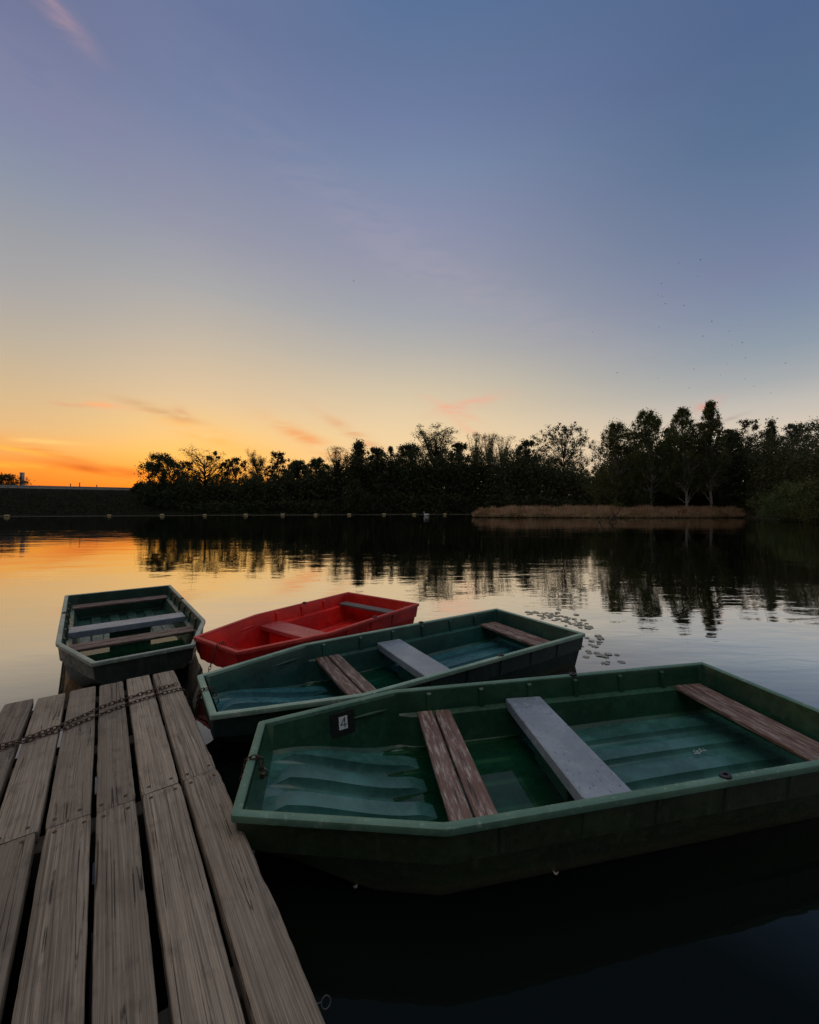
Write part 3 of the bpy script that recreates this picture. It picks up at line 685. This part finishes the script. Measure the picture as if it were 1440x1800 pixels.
# ------------------------------------------------------------------ dock
DZ = .27
dth = math.atan2(.801, -.598)           # direction of the planks
O = at(306, 1177, DZ)
dock = empty('wooden_dock', (O.x, O.y, 0), dth); tag(dock, 'weathered grey plank dock at lower left with wide gaps between boards', 'dock')
# local frame: +x along the planks away from the camera, +y to the left
def plank(x0, x1, y0, y1, mat=DECK, edge=0.0, z1=DZ, th=.05, seed=0):
    rr = random.Random(seed); L = x1-x0; n = max(6, int(L/.035)); w = y1-y0; m = MB(); rings = []
    ra, rb = 0., 0.
    for i in range(n+1):
        t = i/n; x = -L/2+L*t; e = min(t, 1-t)*L
        ra = ra*.8+rr.gauss(0, .00045); rb = rb*.8+rr.gauss(0, .00045)+edge*rr.gauss(0, .0013)
        hw = w/2-(.0025 if e < .002 else 0); zz = th/2-(.003 if e < .002 else 0)
        a, b = -hw+rb, hw+ra; c = .0035+edge*.006
        rings.append([(x, a, -zz), (x, a, zz-c), (x, a+c*.35, zz-c*.3), (x, a+c, zz), (x, -w*.17, zz+.0008*math.sin(x*9+seed)), (x, w*.17, zz+.0008*math.sin(x*7+seed*2)), (x, b-c, zz), (x, b-c*.35, zz-c*.3), (x, b, zz-c), (x, b, -zz)])
    m.loft(rings, closed=True, cap=True)
    o = m.build('plank', mat, dock, 40)
    o.location = ((x0+x1)/2, (y0+y1)/2, z1-th/2+rr.uniform(-.002, .002)); o.rotation_euler = (rr.uniform(-.012, .012), 0, rr.uniform(-.002, .002))
    return o
sc_me = MB(); sc_me.loft([[(r*math.cos(k*math.pi/4), r*math.sin(k*math.pi/4), z) for k in range(8)] for r, z in ((.0078, -.004), (.0078, .0005), (.006, .002), (.002, .0012))], closed=True, cap=True)
sc_mesh = sc_me.mesh('screw', RUST)
JX = -1.60
ys = []; y = 0.
wn_ = [.153, .152, .144, .151, .153, .149, .153, .151, .150, .151, .153]
gp_ = [.019, .023, .019, .020, .021, .020, .021, .020, .021, .021, .021]
for i in range(11):
    w = wn_[i]; far = [.0, .012, -.012, .006, -.01, .012, -.02, .004, .02, -.01, .01][i]
    off = [.0, -.003, .003, -.004, .006, -.006, 0, 0, 0, 0, 0][i]
    jx = JX + [.004, .0, -.012, .0, .006, -.004, 0, 0, 0, 0, 0][i]
    A = plank(jx+.003, far, y, y+w, edge=1.0 if i == 0 else .25, seed=i*2+1)
    B = plank(jx-2.6, jx-.003, y+off, y+off+w-(.002 if i == 2 else 0), edge=1.0 if i == 0 else .25, seed=i*2+2)
    for P_, side in ((A, -1), (B, 1)):
        L = P_.dimensions.x if P_.dimensions.x else 1.7
        L = 1.60 if P_ is A else 2.6
        for yy in (-w*.3, w*.3):
            s = link('screw', sc_mesh, P_); s.location = (side*(L/2-.045)+rnd.uniform(-.008, .008), yy+rnd.uniform(-.01, .01), .0265)
    y += w+gp_[i]
Wd = y
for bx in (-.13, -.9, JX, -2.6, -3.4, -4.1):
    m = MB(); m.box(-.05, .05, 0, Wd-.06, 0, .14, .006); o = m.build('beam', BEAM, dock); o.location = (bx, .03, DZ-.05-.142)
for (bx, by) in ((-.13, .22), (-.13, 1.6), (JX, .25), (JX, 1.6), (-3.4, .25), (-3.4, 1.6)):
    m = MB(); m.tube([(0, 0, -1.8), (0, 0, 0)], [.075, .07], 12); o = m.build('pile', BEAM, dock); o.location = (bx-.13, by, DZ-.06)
tag(bpy.data.objects['beam'], None)

# ------------------------------------------------------------------ boats
def hull_w(x, L, wb, wk, ws, k):
    return wb/2+(wk/2-wb/2)*x/k if x < k else wk/2+(ws/2-wk/2)*(x-k)/(L-k)
def make_boat(name, label, p, rr, L, wb, wk, ws, k, hull_mat, rim_mat, out_mat, floor_mat):
    """p = (x, y, heading) of the bow centre; rr = gunwale height over the water"""
    root = empty(name, (p[0], p[1], 0), p[2]); tag(root, label, 'rowing boat', 'moored rowing boats')
    W_ = lambda x: hull_w(x, L, wb, wk, ws, k)
    sm = lambda t: max(0., min(1., t))**2*(3-2*max(0., min(1., t)))
    FL = .012                                              # cockpit floor
    def zf(x): return FL+(rr-.175-FL)*(1-sm((x-.06)/(k-.02)))+.018*sm((x-1.9)/.3)
    def corr(y, x):                                         # lengthwise ridges of the moulded floor
        ph = (y/.205+.5) % 1.0; a = abs(ph-.5)*2
        amp = .044*sm((x-.1)/.12)*(1-.76*sm((x-k-.0)/.12)+.45*sm((x-1.75)/.15))*sm((L-.12-x)/.2)
        return amp*sm((a-.36)/.17)
    xs = sorted(set([.05, .085, .13, .2, .3, .4, .5, .6, .7, k-.06, k-.01, k+.03, k+.1, k+.16, 1.15, 1.3, 1.45, 1.6, 1.75, 1.9, 2.1] + [v for v in (2.4, 2.7, 3.0, 3.15) if v < L-.2] + [L-.14, L-.09, L-.05]))
    xs = [x for x in xs if x <= L-.05+1e-6]
    m = MB(); rings = []
    NF = 105
    for i, x in enumerate(xs):
        w = W_(x); led = .045*sm((x-k-.02)/.12); fz = zf(x)
        zl = rr-.15
        fw = w-.075-led-.045*sm((rr-.16-fz)/.2)
        side = [(w-.039, rr-.006), (w-.046, rr-.03), (w-.064, max(zl+.012, fz+.03)), (w-.066-led, max(zl, fz+.02)), (fw+.01, fz+.018), (fw-.012, fz)]
        row = [(x, a, b) for a, b in side]
        fy = np.clip(np.linspace(.56, -.56, NF), -(fw-.03), fw-.03)
        row += [(x, float(a), fz+corr(float(a), x)*sm((fw-.02-abs(a))/.05)) for a in fy]
        row += [(x, -a, b) for a, b in reversed(side)]
        if i == 0 or i == len(xs)-1: row = [(x, q[1], rr-.004) for q in row]
        rings.append(row)
    m.loft(rings[:2]); m.loft(rings[-2:])
    m.loft([r_[:6] for r_ in rings[1:-1]]); m.loft([r_[6+NF:] for r_ in rings[1:-1]])
    fm = MB(); fm.loft([r_[5:7+NF] for r_ in rings[1:-1]]); fm.build('floor', floor_mat, root, 40)
    om = MB()
    # outside
    rings = []; xo = [.012, .03, .07, .14, .25, .4, .55, .7, k, 1.0, 1.3, 1.7, 2.1, L-.06, L-.03, L-.012]
    BZ = -.11
    def zb(x): return BZ+(rr-.20-BZ)*(1-sm((x-.02)/(k+.15)))**1.25
    for i, x in enumerate(xo):
        w = W_(x); z0 = zb(x); s1 = max(rr-.165, z0+.05); s2 = max(rr-.175, z0+.045); sc = max(rr-.175-z0, .03)
        side = [(w-.016, rr-.03), (w-.030, s1), (w-.052, s2), (w-.06-.30*sc*.7, z0+.03), (w-.08-.30*sc*.75, z0)]
        e = side[-1][0]
        fy = np.linspace(e-.02, -(e-.02), 41)
        row = [(x, a, b) for a, b in side]+[(x, float(a), z0-.022*(.5+.5*math.cos(float(a)/.15*2*math.pi))*sm((x-.01)/.05)) for a in fy]+[(x, -a, b) for a, b in reversed(side)]
        if i == 0 or i == len(xo)-1: row = [(x+(.0 if i else .0), q[1], max(q[2], rr-.03) if i else max(q[2], rr-.12)) for q in row]
        if i == 0: row = [(x, q[1], rr-.03 if q[2] < rr-.1 else q[2]) for q in row]
        rings.append(row)
    om.loft(rings)
    # ribs inside and out, and the moulded bump ahead of them
    ribs = [v for v in (1.08, 1.46, 1.83, 2.2, 2.58, 2.95) if v < L-.3]
    for x in ribs:
        w = W_(x)
        for s in (-1, 1):
            a, b, d = w-.050, w-.062, .014
            m.add([(x-.016, s*a, rr-.02), (x+.016, s*a, rr-.02), (x+.013, s*(a-d), rr-.03), (x-.013, s*(a-d), rr-.03), (x-.020, s*b, rr-.149), (x+.020, s*b, rr-.149), (x+.016, s*(b-d-.004), rr-.147), (x-.016, s*(b-d-.004), rr-.147)],
                  [(0, 1, 2, 3), (3, 2, 6, 7), (0, 3, 7, 4), (1, 5, 6, 2), (4, 7, 6, 5)])
            a, b = w-.018, w-.030
            om.add([(x-.016, s*a, rr-.03), (x+.016, s*a, rr-.03), (x+.012, s*(a+.011), rr-.034), (x-.012, s*(a+.011), rr-.034), (x-.016, s*b, rr-.16), (x+.016, s*b, rr-.16), (x+.008, s*(b+.006), rr-.158), (x-.008, s*(b+.006), rr-.158)],
                  [(0, 1, 2, 3), (3, 2, 6, 7), (0, 3, 7, 4), (1, 5, 6, 2), (4, 7, 6, 5)])
    sl = math.atan2((wk-wb)/2, k)
    for s in (-1, 1):
        xm = k-.17; m2 = MB(); m2.ball((0, 0, 0), .13, .012, .013, 10, 8)
        rot = Matrix.Translation((xm, s*(W_(xm)-.056), rr-.10)) @ Matrix.Rotation(s*sl, 4, 'Z')
        m.add([rot @ Vector(v) for v in m2.v], m2.f)
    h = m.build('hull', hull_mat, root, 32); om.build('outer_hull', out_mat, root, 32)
    # gunwale
    base = [(0, -wb/2), (k, -wk/2), (L, -ws/2), (L, ws/2), (k, wk/2), (0, wb/2)]
    rad = [.015, .035, .015, .015, .035, .015]
    poly = []
    for i, c_ in enumerate(base):
        a = Vector(base[i-1]); b = Vector(c_); d = Vector(base[(i+1) % 6]); u = (a-b).normalized(); v = (d-b).normalized()
        for t in np.linspace(0, 1, 5):
            q0 = b+u*rad[i]; q1 = b+v*rad[i]; poly.append(q0*(1-t)**2+b*2*t*(1-t)+q1*t*t)
    ctr = Vector((L/2, 0)); n = len(poly); rings = []
    for i in range(n):
        a, b, d = poly[i-1], poly[i], poly[(i+1) % n]
        e1 = (b-a).normalized(); e2 = (d-b).normalized(); n1 = Vector((e1.y, -e1.x)); n2 = Vector((e2.y, -e2.x))
        nn = (n1+n2).normalized(); sc = 1/max(.5, nn.dot(n1))
        ring = []
        for o_, z_ in ((-.007, -.033), (.0, -.030), (.002, -.008), (.0, -.002), (-.006, .0012), (-.014, .0020), (-.026, .0015), (-.035, .0), (-.0395, -.004), (-.041, -.014), (-.043, -.03)):
            q = b+nn*o_*sc; ring.append((q.x, q.y, rr+z_))
        rings.append(ring)
    g = MB(); g.loft(rings, closed=True, loop=True); g.build('gunwale', rim_mat, root, 38)
    return root, W_
def bench(root, x0, x1, w0, zt_, mat, planks=1, th=.032, label=None, support=None, skew=0.):
    m = MB(); n = planks; gap = .014; d = (x1-x0-gap*(n-1))/n
    for i in range(n):
        a = x0+i*(d+gap)-(x0+x1)/2
        mm = MB(); mm.box(-w0, w0, a, a+d, -th, 0, .006)
        seg = MB(); m.add(mm.v, mm.f)
    o = m.build('bench', mat, root, 30); o.location = ((x0+x1)/2, 0, zt_); o.rotation_euler = (0, 0, R(-90-skew))
    # local x runs across the boat so the grain does too
    if label: o['label'] = label
    return o
def sockets(root, W_, x, rr):
    for s in (-1, 1):
        m = MB(); y = s*(W_(x)-.026)
        m.loft([[(x+r*1.35*math.cos(q*math.pi/6), y+r*math.sin(q*math.pi/6), rr+z) for q in range(12)] for r, z in ((.022, .001), (.022, .010), (.017, .013), (.010, .013), (.009, .004))], closed=True, cap=True)
        m.build('oarlock_socket', SOCK, root)
def pool(label, root, W_, x0, x1, z):
    m = MB(); n = 24; a = []; b = []
    for i in range(n+1):
        x = x0+(x1-x0)*i/n; w = W_(x)-.13; a.append((x, -w, z)); b.append((x, w, z))
    m.add(a+b, [(i, i+1, n+2+i, n+1+i) for i in range(n)])
    o = m.build('rain_puddle', POOL, smooth=0); o.location = root.location; o.rotation_euler = root.rotation_euler
    tag(o, label, 'puddle', 'rainwater lying in the boats')
def support(bench_o, x0, x1, w, zt_, zb_, mat):
    zb_ += .015; m = MB(); m.box(-w, w, -(x1-x0)/2, (x1-x0)/2, -(zt_-zb_), 0, .006); o = m.build('bench_support', mat, bench_o); o.location = (0, 0, -.06)
def outfit(root, W_, rr, stern, hm, mid=GREY, brown=BROWN, skew=0.):
    zb_ = rr-.125
    bench(root, .95, 1.175, W_(1.06)-.085, zb_, brown, 2, .03, 'worn brown two-plank bench nearest the bow', skew=skew)
    b = bench(root, 1.595, 1.855, W_(1.75)-.075, zb_+.022, mid, 1, .07, 'wide grey middle bench', skew=skew)
    support(b, 1.66, 1.80, .2, zb_, -.0, hm)
    bench(root, stern-.115, stern+.115, W_(stern)-.085, zb_, brown, 2, .03, 'worn brown two-plank bench at the stern', skew=skew*.6)
    sockets(root, W_, 2.2, rr)
    m = MB(); m.torus(Matrix.Translation((.075, 0, rr-.075)) @ Matrix.Rotation(R(90), 4, 'X'), .022, .022, .0045, 12, 6); m.box(.052, .06, -.02, .02, rr-.1, rr-.05, .002); m.build('mooring_eye', STEEL, root)
r0 = .35
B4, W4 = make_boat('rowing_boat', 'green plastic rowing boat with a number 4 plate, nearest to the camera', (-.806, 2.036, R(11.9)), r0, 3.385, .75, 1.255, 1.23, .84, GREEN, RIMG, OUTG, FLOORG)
outfit(B4, W4, r0, 3.12, GREEN, skew=4.5)
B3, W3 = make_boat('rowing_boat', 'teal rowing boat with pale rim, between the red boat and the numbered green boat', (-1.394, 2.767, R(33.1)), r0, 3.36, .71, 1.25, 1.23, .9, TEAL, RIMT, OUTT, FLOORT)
outfit(B3, W3, r0, 3.10, TEAL, skew=4.)
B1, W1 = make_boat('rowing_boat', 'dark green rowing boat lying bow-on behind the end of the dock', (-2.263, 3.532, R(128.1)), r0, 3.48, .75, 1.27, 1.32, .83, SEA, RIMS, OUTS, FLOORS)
outfit(B1, W1, r0, 3.22, SEA)
r2 = .388; kx = (H-r2)/(H-r0)
B2, W2 = make_boat('rowing_boat', 'short red rowing boat moored between the dark green boat and the teal boat', (-1.801*kx, 3.768*kx, R(54.5)), r2, 2.35, .72, 1.21, 1.25, .82, RED, RIMR, RED, RED)
b = bench(B2, .84, 1.10, W2(.97)-.075, r2-.12, REDSEAT, 1, .05, 'faded red bench'); support(b, .86, 1.08, .4, r2-.15, .02, RED)
bench(B2, 2.08, 2.22, W2(2.1)-.085, r2-.10, OLDWOOD, 1, .03, 'bare grey stern board')
sockets(B2, W2, 1.52, r2)
m = MB(); m.box(2.285, 2.289, -.52, -.42, r2-.085, r2-.045); m.build('label_sticker', flat('dull sticker', (.3, .25, .23)), B2)
pool('rainwater in the numbered green boat', B4, W4, .74, 1.70, .026)
pool('rainwater in the teal boat', B3, W3, .74, 1.70, .026)
pool('rainwater in the dark green boat behind the dock', B1, W1, .62, 1.7, .036)

# number plate inside the near boat
def plate():
    xm = .49; s = 1; y = W4(xm)-.0615; sl = math.atan2((1.255-.75)/2, .84)
    p = empty('mount', (0, 0, 0)); bpy.data.objects.remove(p)
    m = MB(); m.box(-.076, .078, -.004, .0, -.074, .074, .0015)
    o = m.build('number_plate', BLACK, B4, 30); o.location = (xm, y-.002, r0-.108); o.rotation_euler = (R(-5), R(-2), sl)
    o['label'] = 'black square plate with a small white 4 card'
    m = MB(); m.box(-.026, .030, -.0062, -.0042, -.034, .044); q = m.build('white_card', WHITE, o, 30)
    m = MB()
    def bar(x0, z0, x1, z1, t):
        d = Vector((x1-x0, 0, z1-z0)).normalized()*t*.5; n = Vector((-d.z, 0, d.x)); a, b = Vector((x0, -.0066, z0))-d, Vector((x1, -.0066, z1))+d
        m.add([a-n, b-n, b+n, a+n, a-n+Vector((0, .001, 0)), b-n+Vector((0, .001, 0)), b+n+Vector((0, .001, 0)), a+n+Vector((0, .001, 0))], [(0, 1, 2, 3), (0, 4, 5, 1), (1, 5, 6, 2), (2, 6, 7, 3), (3, 7, 4, 0)])
    bar(.012, .034, -.014, -.006, .0056); bar(-.0135, -.0066, .022, -.0066, .0054); bar(.0118, .033, .0118, -.022, .0058)
    m.build('digit', BLACK, o, 0)
plate()

# ------------------------------------------------------------------ chains and small things
def chain(name, label, pts, pitch=.028, ln=.019, wd=.0115, r=.0032, mat=RUST, ground=None):
    pts = [Vector(p) for p in pts]; m = MB(); out = []
    seg = [(b-a).length for a, b in zip(pts, pts[1:])]; tot = sum(seg); n = int(tot/pitch)
    for i in range(n+1):
        d = i*pitch; k = 0
        while k < len(seg)-1 and d > seg[k]: d -= seg[k]; k += 1
        out.append(pts[k].lerp(pts[k+1], min(1, d/seg[k])))
    for i in range(len(out)):
        t = (out[min(i+1, len(out)-1)]-out[max(i-1, 0)]).normalized()
        q = t.to_track_quat('X', 'Z').to_matrix().to_4x4()
        roll = Matrix.Rotation(R(28 if i % 2 else -52)+rnd.uniform(-.3, .3), 4, 'X')
        m.torus(Matrix.Translation(out[i]) @ q @ roll, ln, wd, r, 12, 5)
    o = m.build(name, mat, None, 60); tag(o, label, 'chain', 'mooring chains'); return o
zc = DZ+.012
def smoothpts(pl, z, per=6):
    P_ = [at(x, y, z) for x, y in pl]; out = []
    for i in range(len(P_)-1):
        for k in range(per): out.append(P_[i].lerp(P_[i+1], k/per))
    return out+[P_[-1]]
edge = at(313, 1206, zc)
c1 = smoothpts([(-60, 1330), (0, 1311), (40, 1300), (75, 1287), (110, 1274), (150, 1256), (185, 1240), (215, 1230), (250, 1219), (285, 1209), (308, 1203)], zc)
chain('mooring_chain', 'rusty chain lying across the dock boards, upper of the two strands', c1)
bw3 = Vector((-1.394, 2.767, 0)); u3 = Vector((math.cos(R(33.1)), math.sin(R(33.1)), 0)); n3 = Vector((-u3.y, u3.x, 0))
e3 = bw3+u3*.01+n3*.03; e3.z = r0+.012
c2 = smoothpts([(-60, 1338), (0, 1316), (40, 1304), (75, 1292), (110, 1282), (150, 1266), (185, 1252), (215, 1241), (250, 1229), (285, 1219), (316, 1211)], zc)
d0 = c2[-1]; dr = [d0+Vector((.02, .012, -.01)), d0+Vector((.035, .02, -.05))]
sag = []
for k in range(1, 12):
    t = k/11; q = dr[-1].lerp(e3+Vector((-.03, 0, -.03)), t); q.z -= .34*4*t*(1-t)*.55; q.z = max(q.z, -.03); sag.append(q)
tail = [e3+Vector((-.012, 0, .0)), e3, e3+u3*.03+Vector((0, 0, .002)), e3+u3*.055+Vector((0, 0, -.006)), e3+u3*.07+Vector((0, 0, -.06))]
chain('mooring_chain', 'rusty chain from the dock, lower strand, running over to the teal boat bow', c2+dr+sag+tail)
bw2 = B2.location.copy(); a2 = R(54.5); u2 = Vector((math.cos(a2), math.sin(a2), 0)); n2 = Vector((-u2.y, u2.x, 0))
s2 = bw2+u2*.03-n2*.06; s2.z = r2+.012
low = at(352, 1192, .0)
pts = [s2+u2*.05+Vector((0, 0, -.05)), s2+u2*.03, s2, s2-u2*.03+Vector((0, 0, -.004)), s2-u2*.042+Vector((0, 0, -.04))]
st = pts[-1]
for k in range(1, 12): q = st.lerp(Vector((st.x-.11, st.y-.16, -.03)), k/11); q.z -= .05*math.sin(math.pi*k/11); pts.append(q)
chain('mooring_chain', 'thin chain hanging from the red boat bow into the water', pts, .026, .018, .010, .0028)
bw4 = Vector((-.806, 2.036, 0)); u4 = Vector((math.cos(R(11.9)), math.sin(R(11.9)), 0)); n4 = Vector((-u4.y, u4.x, 0))
s4 = bw4+u4*.02-n4*.0; s4.z = r0+.010
pts = [s4-u4*.045+Vector((0, 0, -.10)), s4-u4*.032+Vector((0, 0, -.045)), s4-u4*.025+Vector((0, 0, -.008)), s4+u4*.0, s4+u4*.03, s4+u4*.045+Vector((0, 0, -.01)), s4+u4*.05+n4*-.01+Vector((0, 0, -.05))]
ck = chain('mooring_chain', 'short rusty chain with padlock over the numbered green boat bow', pts, .026, .018, .0115, .0036)
m = MB(); q = pts[-1]; m2 = MB(); m2.box(-.016, .016, -.007, .007, -.036, -.006, .003)
m.add([Vector(v)+q+Vector((0, 0, -.02)) for v in m2.v], m2.f)
m.tube([q+Vector((-.011, 0, -.028)), q+Vector((-.011, 0, -.008)), q+Vector((-.006, 0, .002)), q+Vector((.006, 0, .002)), q+Vector((.011, 0, -.008)), q+Vector((.011, 0, -.028))], .0028, 6)
m.build('padlock', flat('brass padlock', (.16, .11, .06), .45, .7), ck)
# bits
p = at(573, 1762, DZ-.10)
m = MB(); m.torus(Matrix.Translation(p) @ Matrix.Rotation(R(50), 4, 'X') @ Matrix.Rotation(R(30), 4, 'Y'), .014, .013, .0016, 20, 6); m.tube([p+Vector((-.04, -.01, .0)), p+Vector((-.013, 0, 0))], .0016, 6)
tag(m.build('wire_loop', STEEL), 'small pale wire loop sticking out from the right edge of the dock', 'loop')
def floating_leaf(x, y, s, a, label):
    p = at(x, y, .004); m = MB(); n = 10
    top = [(s*math.cos(t*2*math.pi/n), s*.55*math.sin(t*2*math.pi/n), .006*math.cos(t*2*math.pi/n*2)+.002) for t in range(n)]
    m.add([(0, 0, .001)]+top+[(0, 0, -.002)]+[(x_, y_, z_-.002) for x_, y_, z_ in top], [(0, i+1, (i+1) % n+1) for i in range(n)]+[(n+1, n+2+(i+1) % n, n+2+i) for i in range(n)]+[(i+1, n+2+i, n+2+(i+1) % n, (i+1) % n+1) for i in range(n)])
    o = m.build('fallen_leaf', LEAFP); o.location = p; o.rotation_euler = (0, 0, a); tag(o, label, 'leaf')
floating_leaf(625, 1557, .014, .9, 'thin pale leaf floating by the bow of the numbered green boat')
floating_leaf(977, 1534, .013, -.2, 'pale oval leaf floating alongside the middle of the numbered green boat')
floating_leaf(868, 1497, .006, .2, 'tiny pale fleck floating by the numbered boat') if False else None
# scrap on the wet boat floor
p = at(1228, 1322, .05); m = MB(); rr = random.Random(5)
for k in range(12):
    a = rr.uniform(0, 6.28); d = rr.random()*.05; cx, cy = d*1.6*math.cos(a)+(.03 if k > 8 else 0), d*.6*math.sin(a); n = 7
    ring = [(cx+rr.uniform(.003, .018)*math.cos(6.28*i/n), cy+rr.uniform(.002, .008)*math.sin(6.28*i/n), rr.uniform(.0, .008)+k*.0006) for i in range(n)]
    m.add(ring+[(x_, y_, z_-.0025) for x_, y_, z_ in ring], [tuple(range(n)), tuple(range(2*n-1, n-1, -1))]+[(i, n+i, n+(i+1) % n, (i+1) % n) for i in range(n)])
o = m.build('wet_scrap', SCRAP, None, 0); o.location = p; o.rotation_euler = (0, 0, .3); tag(o, 'pale crumpled wet scrap on the floor of the numbered green boat', 'litter')

# lily pads
def pad_mesh(i):
    m = MB(); n = 16; r_ = random.Random(i); ring = []
    for k in range(n+1):
        a = .22+(2*math.pi-.44)*k/n; rad = 1*(1+.05*math.sin(3*a+i)+r_.uniform(-.03, .03)); ring.append((rad*math.cos(a), rad*math.sin(a), .05+.07*max(0, math.sin(2*a+i))))
    m.add([(0, 0, .0)]+ring+[(0, 0, -.04)]+[(x, y, z-.04) for x, y, z in ring], [(0, k+1, k+2) for k in range(n)]+[(n+2, n+4+k, n+3+k) for k in range(n)]+[(k+1, n+3+k, n+4+k, k+2) for k in range(n)])
    return m.mesh('lily pad', PAD, 40)
pads = [pad_mesh(i) for i in range(4)]
arc = [(925, 1078), (950, 1079), (975, 1083), (1000, 1090), (1020, 1098), (1042, 1104)]
used = []
k = 0; tries = 0
while k < 72 and tries < 5000:
    tries += 1
    if k < 52:
        t = rnd.random()*5; i = min(4, int(t)); f = t-i
        x = arc[i][0]*(1-f)+arc[i+1][0]*f+rnd.gauss(0, 6); y = arc[i][1]*(1-f)+arc[i+1][1]*f+rnd.gauss(0, 1+5*math.sin(math.pi*t/5))
    elif k < 63: x, y = rnd.gauss(1040, 15), rnd.gauss(1130, 8)
    elif k < 66: x, y = rnd.gauss(1053, 9), rnd.gauss(1148, 2)
    else: x, y = rnd.uniform(1060, 1098), rnd.uniform(1148, 1166)
    p = at(x, y, .003); s = rnd.uniform(.022, .046)
    if any((p-q).length < (s+s_)*.78 for q, s_ in used): continue
    used.append((p, s)); o = link('lily_pad', pads[k % 4]); o.location = p+Vector((0, 0, .001*(k % 5))); o.rotation_euler = (0, 0, rnd.uniform(0, 6.28)); o.scale = (s, s, s*.2)
    tag(o, 'small lily pad floating in the patch beyond the teal boat stern', 'lily pad', 'lily pads beyond the teal boat'); k += 1
